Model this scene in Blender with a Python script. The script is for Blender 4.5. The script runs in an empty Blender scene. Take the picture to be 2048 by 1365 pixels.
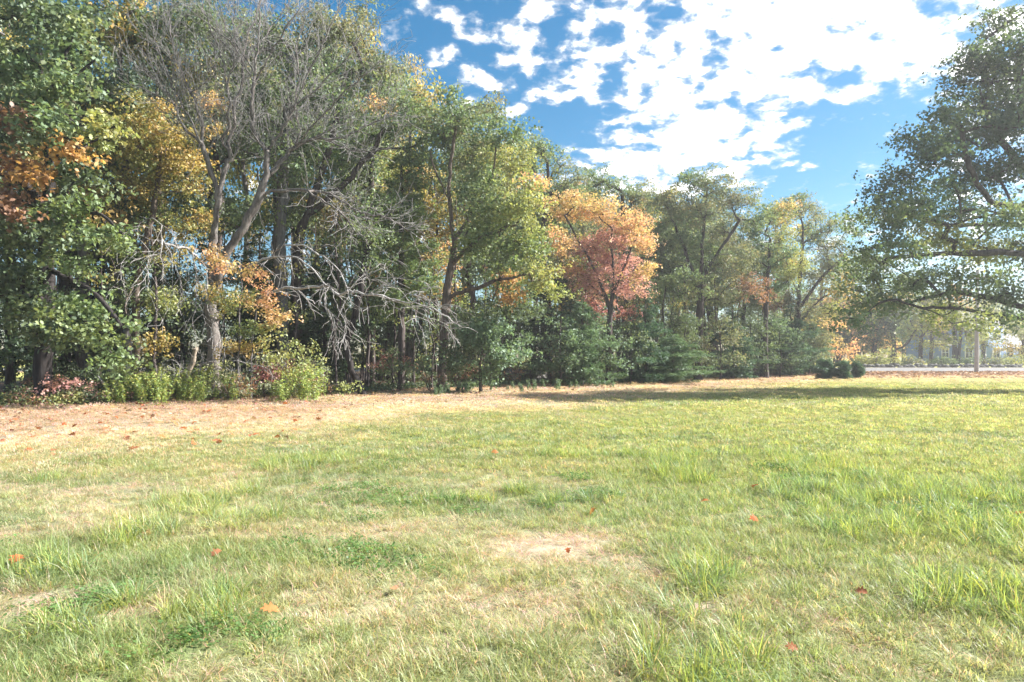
import bpy, math, random
import numpy as np
from mathutils import Vector

# ------------------------------------------------------------------ camera, sky, sun, exposure
SC = bpy.context.scene
COL = SC.collection
R = math.radians
F = 1365.0            # focal length in photo pixels (24 mm on a 36 mm sensor)
EYE = 1.6
HOR = 715.0           # row of the horizon

cam_data = bpy.data.cameras.new("camera")
cam_data.sensor_width = 36.0
cam_data.lens = 24.0
cam_data.shift_y = (HOR - 682.5) / 2048.0
cam_data.clip_start = 0.05
cam_data.clip_end = 3000.0
cam = bpy.data.objects.new("camera", cam_data)
COL.objects.link(cam)
cam.location = (0, 0, EYE)
cam.rotation_euler = (R(90), 0, 0)
SC.camera = cam

SUN_AZ, SUN_EL = 80.0, 37.0        # degrees clockwise from the view direction, above the horizon
SUN_STRENGTH = 5.0
SKY_STRENGTH = 0.15
EXPOSURE = 1.95

world = bpy.data.worlds.new("World")
SC.world = world
world.use_nodes = True


CLOUD_K = 0.30      # softens the flattening of the cloud layer towards the horizon: the puffs have height


def build_world():
    nt = world.node_tree
    nt.nodes.clear()
    N = nt.nodes.new
    L = nt.links.new
    out = N("ShaderNodeOutputWorld")
    bg = N("ShaderNodeBackground")
    bg.inputs["Strength"].default_value = SKY_STRENGTH
    L(bg.outputs[0], out.inputs["Surface"])
    sky = N("ShaderNodeTexSky")
    sky.sky_type = 'NISHITA'
    sky.sun_disc = False
    sky.sun_elevation = R(SUN_EL)
    sky.sun_rotation = R(SUN_AZ)
    sky.air_density = 1.0
    sky.dust_density = 0.4
    sky.ozone_density = 2.5
    hs = N("ShaderNodeHueSaturation")
    hs.inputs["Saturation"].default_value = 1.45
    hs.inputs["Hue"].default_value = 0.487
    hs.inputs["Value"].default_value = 0.275
    L(sky.outputs[0], hs.inputs["Color"])
    tc = N("ShaderNodeTexCoord")
    sep = N("ShaderNodeSeparateXYZ")
    L(tc.outputs["Generated"], sep.inputs[0])

    def math_(op, a, b=None, c=None, clamp=False):
        m = N("ShaderNodeMath")
        m.operation = op
        m.use_clamp = clamp
        for i, v in enumerate((a, b, c)):
            if v is None:
                continue
            if isinstance(v, (int, float)):
                m.inputs[i].default_value = v
            else:
                L(v, m.inputs[i])
        return m.outputs[0]
    z = math_('ADD', math_('MAXIMUM', sep.outputs[2], 0.0), CLOUD_K)
    px = math_('DIVIDE', sep.outputs[0], z)
    py = math_('DIVIDE', sep.outputs[1], z)
    cmb = N("ShaderNodeCombineXYZ")
    L(px, cmb.inputs[0])
    L(py, cmb.inputs[1])
    P = cmb.outputs[0]

    def noise(scale, detail, rough, off, dist=0.0, lac=2.0):
        mp = N("ShaderNodeMapping")
        mp.inputs["Location"].default_value = off
        L(P, mp.inputs["Vector"])
        n = N("ShaderNodeTexNoise")
        n.inputs["Scale"].default_value = scale
        n.inputs["Detail"].default_value = detail
        n.inputs["Roughness"].default_value = rough
        n.inputs["Lacunarity"].default_value = lac
        n.inputs["Distortion"].default_value = dist
        L(mp.outputs[0], n.inputs["Vector"])
        return n.outputs[0]

    puffs = noise(16.5, 4.5, 0.56, (3.1, 1.7, 0.0), 0.15)
    wisps = noise(42.0, 6.0, 0.65, (1.3, 0.2, 4.0), 0.6)
    banks = noise(2.2, 3.0, 0.5, (0.4, 5.2, 2.0))

    def bank(cx, cy, r, amp):
        """A cloud bank (or a clear gap) lying on the cloud layer at (cx, cy)."""
        d = N("ShaderNodeVectorMath")
        d.operation = 'DISTANCE'
        L(P, d.inputs[0])
        d.inputs[1].default_value = (cx, cy, 0)
        t = math_('DIVIDE', d.outputs["Value"], r)
        t = math_('MULTIPLY', t, t)
        e = math_('POWER', 2.718, math_('MULTIPLY', t, -1.0))
        return math_('MULTIPLY', e, amp)
    cov = math_('ADD', math_('MULTIPLY', math_('SUBTRACT', banks, 0.5), 0.30), -0.01)
    for (u, v, rp, amp) in ((1660, 50, 300, 0.30), (1300, 60, 200, 0.08), (980, 110, 170, 0.09), (1150, 180, 110, 0.05), (1420, 210, 150, 0.12), (1360, 315, 140, 0.26), (1500, 300, 60, 0.10), (1230, 320, 80, 0.12), (1650, 345, 90, 0.05), (2150, 60, 250, 0.25),
                            (1720, 270, 130, -0.30), (1130, 262, 90, -0.30), (1300, 262, 55, -0.12), (1960, 40, 60, -0.30), (1600, 410, 160, -0.15), (760, 160, 90, -0.14), (500, 200, 420, -0.22)):
        X, Z = (u - 1024) / F, (HOR - v) / F
        n_ = math.sqrt(X * X + 1 + Z * Z)
        k_ = Z / n_ + CLOUD_K
        cov = math_('ADD', cov, bank(X / n_ / k_, 1 / n_ / k_, rp / F / n_ / k_, amp))
    dens = math_('ADD', math_('ADD', math_('MULTIPLY', math_('SUBTRACT', puffs, 0.5), 1.6), 0.5), cov)
    dens = math_('ADD', dens, math_('MULTIPLY', math_('SUBTRACT', wisps, 0.5), 0.20))
    mr = N("ShaderNodeMapRange")
    mr.interpolation_type = 'SMOOTHSTEP'
    mr.inputs["From Min"].default_value = 0.42
    mr.inputs["From Max"].default_value = 0.80
    L(dens, mr.inputs["Value"])
    up = N("ShaderNodeMapRange")
    up.interpolation_type = 'SMOOTHSTEP'
    up.inputs["From Min"].default_value = 0.04
    up.inputs["From Max"].default_value = 0.20
    L(sep.outputs[2], up.inputs["Value"])
    fac = math_('MULTIPLY', mr.outputs[0], up.outputs[0])
    fac = math_('MULTIPLY', fac, 0.97)
    # the sunlit bank is far brighter than the thin puffs
    ramp = N("ShaderNodeMapRange")
    ramp.inputs["From Min"].default_value = 0.55
    ramp.inputs["From Max"].default_value = 1.0
    ramp.inputs["To Min"].default_value = 2.1
    ramp.inputs["To Max"].default_value = 9.5
    L(dens, ramp.inputs["Value"])
    cc = N("ShaderNodeCombineColor")
    for i, k in enumerate((1.0, 0.985, 0.97)):
        L(math_('MULTIPLY', ramp.outputs[0], k), cc.inputs[i])
    mix = N("ShaderNodeMix")
    mix.data_type = 'RGBA'
    L(fac, mix.inputs["Factor"])
    L(hs.outputs[0], mix.inputs["A"])
    L(cc.outputs[0], mix.inputs["B"])
    L(mix.outputs["Result"], bg.inputs["Color"])


build_world()

sun_data = bpy.data.lights.new("sun", 'SUN')
sun_data.energy = SUN_STRENGTH
sun_data.angle = R(0.6)
sun_data.color = (1.0, 0.95, 0.88)
sun = bpy.data.objects.new("sun", sun_data)
COL.objects.link(sun)
SUN_DIR = Vector((math.sin(R(SUN_AZ)) * math.cos(R(SUN_EL)), math.cos(R(SUN_AZ)) * math.cos(R(SUN_EL)), math.sin(R(SUN_EL))))
sun.rotation_euler = (-SUN_DIR).to_track_quat('-Z', 'Y').to_euler()
sun.location = (30, 20, 40)

SC.view_settings.view_transform = 'Standard'
SC.view_settings.look = 'None'
SC.view_settings.gamma = 1.0
SC.view_settings.use_curve_mapping = False
SC.view_settings.exposure = EXPOSURE
cy = SC.cycles
cy.max_bounces = 6
cy.diffuse_bounces = 3
cy.glossy_bounces = 2
cy.transmission_bounces = 4
cy.transparent_max_bounces = 4
cy.caustics_reflective = False
cy.caustics_refractive = False
cy.use_denoising = True
cy.use_adaptive_sampling = True
cy.adaptive_threshold = 0.025

# ------------------------------------------------------------------ helpers
rng = np.random.default_rng(11)


def px(u, v, Y):
    """World point seen at photo pixel (u, v) when it stands Y metres deep."""
    return np.array([(u - 1024.0) / F * Y, Y, EYE + (HOR - v) / F * Y])


def _hash(ix, iy, seed):
    h = (ix.astype(np.int64) * 374761393 + iy.astype(np.int64) * 668265263 + seed * 1442695041) & 0x7fffffff
    h = ((h ^ (h >> 13)) * 1274126177) & 0x7fffffff
    return ((h ^ (h >> 16)) & 0xffff) / 65535.0


def vnoise(x, y, seed=0):
    x = np.asarray(x, float)
    y = np.asarray(y, float)
    ix = np.floor(x)
    iy = np.floor(y)
    fx = x - ix
    fy = y - iy
    fx = fx * fx * (3 - 2 * fx)
    fy = fy * fy * (3 - 2 * fy)
    a = _hash(ix, iy, seed)
    b = _hash(ix + 1, iy, seed)
    c = _hash(ix, iy + 1, seed)
    d = _hash(ix + 1, iy + 1, seed)
    return (a * (1 - fx) + b * fx) * (1 - fy) + (c * (1 - fx) + d * fx) * fy


def fbm(x, y, seed=0, octv=4):
    t = 0.0
    a = 0.5
    s = 0.0
    for o in range(octv):
        t = t + a * vnoise(np.asarray(x) * 2 ** o, np.asarray(y) * 2 ** o, seed + 17 * o)
        s += a
        a *= 0.5
    return t / s


def sstep(a, b, x):
    t = np.clip((np.asarray(x, float) - a) / (b - a), 0, 1)
    return t * t * (3 - 2 * t)


EDGE_A = np.array([-16.5, 22.0])
EDGE_D = np.array([43.5, 40.0]) / math.hypot(43.5, 40.0)
EDGE_N = np.array([EDGE_D[1], -EDGE_D[0]])


def edge_s(x, y):
    """Distance from the wood's edge, positive on the field."""
    return (np.asarray(x) - EDGE_A[0]) * EDGE_N[0] + (np.asarray(y) - EDGE_A[1]) * EDGE_N[1]


def edge_t(x, y):
    return (np.asarray(x) - EDGE_A[0]) * EDGE_D[0] + (np.asarray(y) - EDGE_A[1]) * EDGE_D[1]


def gz(x, y):
    x = np.asarray(x, float)
    y = np.asarray(y, float)
    near = 1 - sstep(25, 50, np.abs(y))
    b = (fbm(x * 0.35, y * 0.35, 3, 3) - 0.5) * 0.10 + (fbm(x * 1.6, y * 1.6, 5, 2) - 0.5) * 0.05 * near
    rise = 0.22 * sstep(50, 66, y) + 0.20 * sstep(65.5, 75, y) + 0.35 * sstep(76, 100, y)
    return b * (1 - 0.8 * sstep(58, 66, y)) + rise


def gzf(x, y):
    return float(gz(np.array([x]), np.array([y]))[0])


def make_mesh(name, verts, faces, col=None):
    """faces: list of int arrays (n, k)."""
    verts = np.asarray(verts, np.float32).reshape(-1, 3)
    me = bpy.data.meshes.new(name)
    me.vertices.add(len(verts))
    me.vertices.foreach_set("co", verts.ravel())
    faces = [np.asarray(f, np.int32) for f in faces if len(f)]
    loops = np.concatenate([f.ravel() for f in faces])
    tot = np.concatenate([np.full(len(f), f.shape[1], np.int32) for f in faces])
    start = np.concatenate([[0], np.cumsum(tot)[:-1]]).astype(np.int32)
    me.loops.add(len(loops))
    me.loops.foreach_set("vertex_index", loops)
    me.polygons.add(len(tot))
    me.polygons.foreach_set("loop_start", start)
    me.polygons.foreach_set("loop_total", tot)
    if col is not None:
        at = me.attributes.new("Col", 'FLOAT_COLOR', 'POINT')
        c = np.ones((len(verts), 4), np.float32)
        c[:, :3] = col
        at.data.foreach_set("color", c.ravel())
    me.update(calc_edges=True)
    return me


def smooth(me):
    me.polygons.foreach_set("use_smooth", np.ones(len(me.polygons), bool))


def add(name, me, mat=None, parent=None, loc=(0, 0, 0)):
    o = bpy.data.objects.new(name, me)
    COL.objects.link(o)
    o.location = loc
    if parent is not None:
        o.parent = parent
    if mat is not None and me is not None and not me.materials:
        me.materials.append(mat)
    return o


def tag(o, label, cat=None, group=None, kind=None):
    o["label"] = label
    if cat:
        o["category"] = cat
    if group:
        o["group"] = group
    if kind:
        o["kind"] = kind
    return o


def thing(name, label, cat, loc=(0, 0, 0), group=None):
    o = add(name, None, loc=tuple(float(c) for c in loc))
    o.empty_display_size = 0.2
    return tag(o, label, cat, group)


def dup(root, loc, rz=0.0, sc=(1, 1, 1), label=None):
    r = root.copy()
    COL.objects.link(r)
    r.location = tuple(float(c) for c in loc)
    r.rotation_euler = (0, 0, rz)
    r.scale = sc
    if label:
        r["label"] = label
    for ch in root.children:
        c = ch.copy()
        COL.objects.link(c)
        c.parent = r
        for g in ch.children:
            d = g.copy()
            COL.objects.link(d)
            d.parent = c
    return r


def place(root, loc, rz=0.0, sc=(1, 1, 1)):
    root.location = tuple(float(c) for c in loc)
    root.rotation_euler = (0, 0, rz)
    root.scale = sc
    return root


def boxes(lst):
    """lst of (x0,x1,y0,y1,z0,z1) -> verts, faces"""
    V = []
    Fq = []
    for (x0, x1, y0, y1, z0, z1) in lst:
        b = len(V)
        V += [(x0, y0, z0), (x1, y0, z0), (x1, y1, z0), (x0, y1, z0), (x0, y0, z1), (x1, y0, z1), (x1, y1, z1), (x0, y1, z1)]
        Fq += [(b, b + 3, b + 2, b + 1), (b + 4, b + 5, b + 6, b + 7), (b, b + 1, b + 5, b + 4), (b + 1, b + 2, b + 6, b + 5), (b + 2, b + 3, b + 7, b + 6), (b + 3, b, b + 4, b + 7)]
    return np.array(V), [np.array(Fq)]


# ------------------------------------------------------------------ materials
def mat_new(name):
    m = bpy.data.materials.new(name)
    m.use_nodes = True
    nt = m.node_tree
    nt.nodes.clear()
    return m, nt, nt.nodes.new, nt.links.new


def leaf_material(name, trans=0.45, gloss=0.05, instancer=False, tint=(1.15, 1.10, 0.75), rough=0.42):
    m, nt, N, L = mat_new(name)
    out = N("ShaderNodeOutputMaterial")
    at = N("ShaderNodeAttribute")
    at.attribute_name = "Col"
    src = at.outputs["Color"]
    if instancer:
        at2 = N("ShaderNodeAttribute")
        at2.attribute_type = 'INSTANCER'
        at2.attribute_name = "tint"
        mx = N("ShaderNodeMix")
        mx.data_type = 'RGBA'
        mx.blend_type = 'MULTIPLY'
        mx.inputs["Factor"].default_value = 1.0
        L(src, mx.inputs["A"])
        L(at2.outputs["Color"], mx.inputs["B"])
        src = mx.outputs["Result"]
    d = N("ShaderNodeBsdfDiffuse")
    L(src, d.inputs["Color"])
    t = N("ShaderNodeBsdfTranslucent")
    tm = N("ShaderNodeMix")
    tm.data_type = 'RGBA'
    tm.blend_type = 'MULTIPLY'
    tm.inputs["Factor"].default_value = 1.0
    L(src, tm.inputs["A"])
    tm.inputs["B"].default_value = (*tint, 1)
    L(tm.outputs["Result"], t.inputs["Color"])
    ms = N("ShaderNodeMixShader")
    ms.inputs[0].default_value = trans
    L(d.outputs[0], ms.inputs[1])
    L(t.outputs[0], ms.inputs[2])
    g = N("ShaderNodeBsdfGlossy")
    g.inputs["Roughness"].default_value = rough
    g.inputs["Color"].default_value = (0.9, 0.95, 1.0, 1)
    m2 = N("ShaderNodeMixShader")
    m2.inputs[0].default_value = gloss
    L(ms.outputs[0], m2.inputs[1])
    L(g.outputs[0], m2.inputs[2])
    L(m2.outputs[0], out.inputs["Surface"])
    return m


def bark_material(name, c1, c2, scale=9.0, lichen=None):
    m, nt, N, L = mat_new(name)
    out = N("ShaderNodeOutputMaterial")
    bs = N("ShaderNodeBsdfPrincipled")
    bs.inputs["Roughness"].default_value = 0.9
    bs.inputs["Specular IOR Level"].default_value = 0.2
    tc = N("ShaderNodeTexCoord")
    mp = N("ShaderNodeMapping")
    mp.inputs["Scale"].default_value = (1, 1, 0.18)
    L(tc.outputs["Object"], mp.inputs["Vector"])
    n = N("ShaderNodeTexNoise")
    n.inputs["Scale"].default_value = scale
    n.inputs["Detail"].default_value = 6
    n.inputs["Roughness"].default_value = 0.65
    L(mp.outputs[0], n.inputs["Vector"])
    n2 = N("ShaderNodeTexNoise")
    n2.inputs["Scale"].default_value = 1.3
    n2.inputs["Detail"].default_value = 4
    L(tc.outputs["Object"], n2.inputs["Vector"])
    cr = N("ShaderNodeValToRGB")
    cr.color_ramp.elements[0].position = 0.36
    cr.color_ramp.elements[0].color = (*c1, 1)
    cr.color_ramp.elements[1].position = 0.64
    cr.color_ramp.elements[1].color = (*c2, 1)
    L(n.outputs[0], cr.inputs[0])
    mx = N("ShaderNodeMix")
    mx.data_type = 'RGBA'
    mr = N("ShaderNodeMapRange")
    mr.inputs["From Min"].default_value = 0.52
    mr.inputs["From Max"].default_value = 0.80
    mr.inputs["To Max"].default_value = 0.6
    L(n2.outputs[0], mr.inputs["Value"])
    L(mr.outputs[0], mx.inputs["Factor"])
    L(cr.outputs[0], mx.inputs["A"])
    lc = lichen or tuple(0.5 * (a + b) for a, b in zip(c1, c2))
    mx.inputs["B"].default_value = (*lc, 1)
    L(mx.outputs["Result"], bs.inputs["Base Color"])
    bp = N("ShaderNodeBump")
    bp.inputs["Strength"].default_value = 0.7
    bp.inputs["Distance"].default_value = 0.03
    L(n.outputs[0], bp.inputs["Height"])
    L(bp.outputs[0], bs.inputs["Normal"])
    L(bs.outputs[0], out.inputs["Surface"])
    return m


def plain_material(name, c1, c2, scale=4.0, rough=0.8, bump=0.2):
    m, nt, N, L = mat_new(name)
    out = N("ShaderNodeOutputMaterial")
    bs = N("ShaderNodeBsdfPrincipled")
    bs.inputs["Roughness"].default_value = rough
    tc = N("ShaderNodeTexCoord")
    n = N("ShaderNodeTexNoise")
    n.inputs["Scale"].default_value = scale
    n.inputs["Detail"].default_value = 6
    L(tc.outputs["Object"], n.inputs["Vector"])
    cr = N("ShaderNodeValToRGB")
    cr.color_ramp.elements[0].position = 0.3
    cr.color_ramp.elements[0].color = (*c1, 1)
    cr.color_ramp.elements[1].position = 0.7
    cr.color_ramp.elements[1].color = (*c2, 1)
    L(n.outputs[0], cr.inputs[0])
    L(cr.outputs[0], bs.inputs["Base Color"])
    bp = N("ShaderNodeBump")
    bp.inputs["Strength"].default_value = bump
    bp.inputs["Distance"].default_value = 0.02
    L(n.outputs[0], bp.inputs["Height"])
    L(bp.outputs[0], bs.inputs["Normal"])
    L(bs.outputs[0], out.inputs["Surface"])
    return m


def ground_material():
    m, nt, N, L = mat_new("ground")
    out = N("ShaderNodeOutputMaterial")
    bs = N("ShaderNodeBsdfPrincipled")
    bs.inputs["Roughness"].default_value = 0.95
    bs.inputs["Specular IOR Level"].default_value = 0.1
    at = N("ShaderNodeAttribute")
    at.attribute_name = "Col"
    tc = N("ShaderNodeTexCoord")
    n = N("ShaderNodeTexNoise")
    n.inputs["Scale"].default_value = 7.0
    n.inputs["Detail"].default_value = 9
    n.inputs["Roughness"].default_value = 0.72
    L(tc.outputs["Object"], n.inputs["Vector"])
    mr = N("ShaderNodeMapRange")
    mr.inputs["From Min"].default_value = 0.3
    mr.inputs["From Max"].default_value = 0.7
    mr.inputs["To Min"].default_value = 0.62
    mr.inputs["To Max"].default_value = 1.38
    L(n.outputs[0], mr.inputs["Value"])
    vm = N("ShaderNodeVectorMath")
    vm.operation = 'SCALE'
    L(at.outputs["Color"], vm.inputs[0])
    L(mr.outputs[0], vm.inputs["Scale"])
    L(vm.outputs[0], bs.inputs["Base Color"])
    bp = N("ShaderNodeBump")
    bp.inputs["Strength"].default_value = 0.8
    bp.inputs["Distance"].default_value = 0.03
    L(n.outputs[0], bp.inputs["Height"])
    L(bp.outputs[0], bs.inputs["Normal"])
    L(bs.outputs[0], out.inputs["Surface"])
    return m


M_LEAF = leaf_material("leaf", 0.45, 0.04, rough=0.62)
M_NEEDLE = leaf_material("needle", 0.30, 0.02, tint=(1.1, 1.1, 0.7))
M_GRASS = leaf_material("grass_blade", 0.50, 0.02, instancer=True, tint=(1.2, 1.15, 0.7))
M_LITTER = leaf_material("dry_leaf", 0.30, 0.005, tint=(1.2, 1.0, 0.6))
M_LITTER_I = leaf_material("dry_leaf_scatter", 0.22, 0.005, instancer=True, tint=(1.2, 1.0, 0.6))
B_DARK = bark_material("bark_dark", (0.035, 0.028, 0.026), (0.11, 0.09, 0.085))
B_BLACK = bark_material("bark_black", (0.014, 0.012, 0.012), (0.050, 0.043, 0.042))
B_GREY = bark_material("bark_grey", (0.07, 0.065, 0.065), (0.19, 0.18, 0.18), lichen=(0.20, 0.215, 0.19))
B_BROWN = bark_material("bark_brown", (0.055, 0.042, 0.035), (0.15, 0.12, 0.10))
B_PALE = bark_material("bark_weathered", (0.078, 0.066, 0.062), (0.20, 0.180, 0.170), 12.0, lichen=(0.24, 0.245, 0.225))
B_DEAD = bark_material("bark_dead_grey", (0.21, 0.20, 0.194), (0.41, 0.395, 0.385), 14.0)
B_TWIG = bark_material("bark_twig_grey", (0.15, 0.142, 0.14), (0.30, 0.288, 0.285), 14.0)
B_SNAG = bark_material("bark_snag", (0.20, 0.16, 0.12), (0.42, 0.35, 0.28), 10.0)

# ------------------------------------------------------------------ field colours
G_LIME = np.array([0.275, 0.330, 0.125])
G_GREEN = np.array([0.190, 0.255, 0.122])
G_DEEP = np.array([0.135, 0.195, 0.098])
G_STRAW = np.array([0.46, 0.41, 0.285])
G_TAN = np.array([0.36, 0.265, 0.180])
G_PINK = np.array([0.38, 0.315, 0.235])


def spot(x, y, u, v, rx, ry, k=1.0):
    Y = EYE * F / (v - HOR)
    X = (u - 1024) / F * Y
    return k * np.exp(-((x - X) / rx) ** 2 - ((y - Y) / ry) ** 2)


def field_dry(x, y):
    """0 = lush, 1 = straw; the mown strip by the wood and the worn places are dry."""
    s = edge_s(x, y)
    t = edge_t(x, y)
    wob = (fbm(x * 0.22, y * 0.22, 21, 4) - 0.5) * 7.0
    w = 13.5 - 0.09 * np.clip(t, 0, 60)
    strip = 1 - sstep(w - 5.5, w + 2.5, s + wob)
    d = strip * 0.92
    n = fbm(x * 0.55 + 9, y * 0.9, 31, 4)
    d = d + 0.20 * sstep(0.50, 0.74, n) + 0.45 * (fbm(x * 2.1 + 3, y * 2.6, 33, 3) - 0.42)
    # long pale windrows left by the mower, bending away to the left
    ph = (y - 0.16 * x + 0.35 * np.sin(x * 0.35)) * 1.05
    rowa = sstep(0.55, 0.95, 0.5 + 0.5 * np.sin(ph * 2 * math.pi / 2.1)) * sstep(0.40, 0.62, fbm(x * 0.3 + 4, y * 0.3, 41, 3))
    d = d + 0.22 * rowa * sstep(2.0, -1.5, x) * (1 - sstep(9, 14, y))
    fine = fbm(x * 3.1, y * 3.1, 51, 3)
    d = d + 0.6 * (fine - 0.5) + 0.13 * (1 - sstep(-1.0, 5.0, x)) + 0.04
    d = d + spot(x, y, 1080, 1088, 0.50, 0.42, 0.9) + spot(x, y, 1160, 1075, 0.35, 0.3, 0.6) + spot(x, y, 1390, 1205, 0.22, 0.2, 0.7) + spot(x, y, 1320, 1150, 0.25, 0.2, 0.4)
    d = d + spot(x, y, 90, 1195, 0.35, 0.2, 0.6) + spot(x, y, 200, 1245, 0.3, 0.2, 0.35) + spot(x, y, 880, 1040, 0.6, 0.4, 0.15) + spot(x, y, 600, 1075, 0.6, 0.35, 0.25)
    d = d - spot(x, y, 1800, 980, 3.0, 2.0, 0.35) - spot(x, y, 1300, 880, 6, 4, 0.25) - spot(x, y, 450, 1230, 0.6, 0.5, 0.35) - spot(x, y, 150, 1080, 0.6, 0.5, 0.35)
    d = d - 0.30 * (1 - sstep(-2.6, -0.9, x)) * (1 - sstep(4.6, 7.0, y)) * sstep(0.38, 0.60, fbm(x * 0.8 + 2, y * 0.8, 37, 3))
    # far end of the field and the bank below the road
    d = np.maximum(d, 0.55 * sstep(36, 47, y))
    d = np.maximum(d, 0.9 * sstep(44, 52, y))
    return np.clip(d, 0, 1)


def bare(x, y):
    k = sstep(0.30, 0.60, fbm(x * 4.5, y * 4.5, 231, 3))
    return np.clip((0.95 * spot(x, y, 1085, 1090, 0.40, 0.26) + 0.8 * spot(x, y, 1390, 1208, 0.16, 0.14) + 0.8 * spot(x, y, 1180, 1112, 0.16, 0.12)) * k, 0, 1)


def field_colour(x, y, kind="grass"):
    d = field_dry(x, y)[:, None]
    a = fbm(x * 0.8, y * 0.8, 61, 3)[:, None]
    right = sstep(-3, 9, x)[:, None]
    green = G_GREEN * (1 - a) + G_LIME * a
    green = green * (1 - 0.45 * right) + G_LIME * 0.45 * right
    dk = sstep(0.58, 0.75, fbm(x * 1.1 + 30, y * 1.1, 71, 3))[:, None]
    green = green * (1 - 0.55 * dk) + G_DEEP * 0.55 * dk
    s = edge_s(x, y)
    pink = ((1 - sstep(7, 13, s)) * sstep(0.35, 0.6, fbm(x * 0.3, y * 0.3, 81, 3) + 0.15 * (1 - sstep(0, 25, edge_t(x, y)))))[:, None]
    dry = G_STRAW * (1 - pink) + G_PINK * pink
    return green * (1 - d) + dry * d


# ------------------------------------------------------------------ ground
M_GROUND = ground_material()


def build_ground():
    xs = np.unique(np.concatenate([np.linspace(-400, -60, 18), np.linspace(-60, -12, 61), np.linspace(-12, 12, 121), np.linspace(12, 60, 61), np.linspace(60, 400, 18)]))
    ys = np.unique(np.concatenate([np.linspace(-80, 0, 21), np.linspace(0, 16, 101), np.linspace(16, 62, 93), np.linspace(62, 110, 70), np.linspace(110, 700, 30)]))
    X, Y = np.meshgrid(xs, ys)
    x = X.ravel()
    y = Y.ravel()
    z = gz(x, y)
    s = edge_s(x, y)
    c = field_colour(x, y) * 0.62
    b = np.maximum(bare(x, y), 0)[:, None]
    c = c * (1 - b) + np.array([0.33, 0.28, 0.21]) * b
    # woodland floor
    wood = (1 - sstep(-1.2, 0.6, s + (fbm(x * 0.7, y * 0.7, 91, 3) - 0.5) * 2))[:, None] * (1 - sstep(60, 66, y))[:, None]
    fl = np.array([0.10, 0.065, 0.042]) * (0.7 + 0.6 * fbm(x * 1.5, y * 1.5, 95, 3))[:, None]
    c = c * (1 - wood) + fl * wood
    # leaf-covered bank below the road
    bankf = (sstep(52, 56, y) * (1 - sstep(65, 66, y)) * sstep(0.2, 0.5, fbm(x * 0.4, y * 0.8, 99, 3)))[:, None]
    c = c * (1 - bankf) + np.array([0.26, 0.155, 0.095]) * bankf
    # sunlit meadow beyond the wood and lawns beyond the road
    far = sstep(-26, -34, s)[:, None] * (1 - sstep(60, 66, y))[:, None]
    far = np.maximum(far, sstep(77, 80, y)[:, None])
    far_c = np.array([0.30, 0.30, 0.09]) * (0.75 + 0.5 * fbm(x * 0.2, y * 0.2, 101, 3))[:, None]
    c = c * (1 - far) + far_c * far
    nx, ny = len(xs), len(ys)
    i = np.arange((nx) * (ny)).reshape(ny, nx)
    f = np.stack([i[:-1, :-1].ravel(), i[:-1, 1:].ravel(), i[1:, 1:].ravel(), i[1:, :-1].ravel()], 1)
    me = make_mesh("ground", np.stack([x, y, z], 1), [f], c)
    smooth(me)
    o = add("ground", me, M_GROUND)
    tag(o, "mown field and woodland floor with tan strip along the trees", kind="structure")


build_ground()


def build_road():
    m = plain_material("asphalt_worn", (0.10, 0.098, 0.096), (0.15, 0.147, 0.143), 3.0, 0.85, 0.1)
    xs = np.linspace(-120, 220, 120)
    V = []
    Fq = []
    for k, yy in enumerate((66.0, 70.0, 74.5)):
        for x_ in xs:
            V.append((x_, yy, gzf(x_, yy) + 0.035))
    n = len(xs)
    for k in range(2):
        for i in range(n - 1):
            Fq.append((k * n + i, k * n + i + 1, (k + 1) * n + i + 1, (k + 1) * n + i))
    o = add("road", make_mesh("road", V, [np.array(Fq)]), m)
    tag(o, "pale grey country road crossing behind the field", kind="structure")


build_road()

# ------------------------------------------------------------------ tree machinery
UPV = np.array([0, 0, 1.0])


class Skel:
    def __init__(self):
        self.p = []
        self.par = []
        self.w = []

    def addp(self, p, par, w=0.0):
        self.p.append(np.asarray(p, float))
        self.par.append(par)
        self.w.append(w)
        return len(self.p) - 1


def resample(pts, step):
    pts = [np.asarray(p, float) for p in pts]
    out = [pts[0]]
    P = [2 * pts[0] - pts[1]] + pts + [2 * pts[-1] - pts[-2]]
    for i in range(1, len(P) - 2):
        p0, p1, p2, p3 = P[i - 1], P[i], P[i + 1], P[i + 2]
        n = max(1, int(math.ceil(np.linalg.norm(p2 - p1) / step)))
        for k in range(1, n + 1):
            t = k / n
            out.append(0.5 * ((2 * p1) + (-p0 + p2) * t + (2 * p0 - 5 * p1 + 4 * p2 - p3) * t * t + (-p0 + 3 * p1 - 3 * p2 + p3) * t ** 3))
    return out


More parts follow.
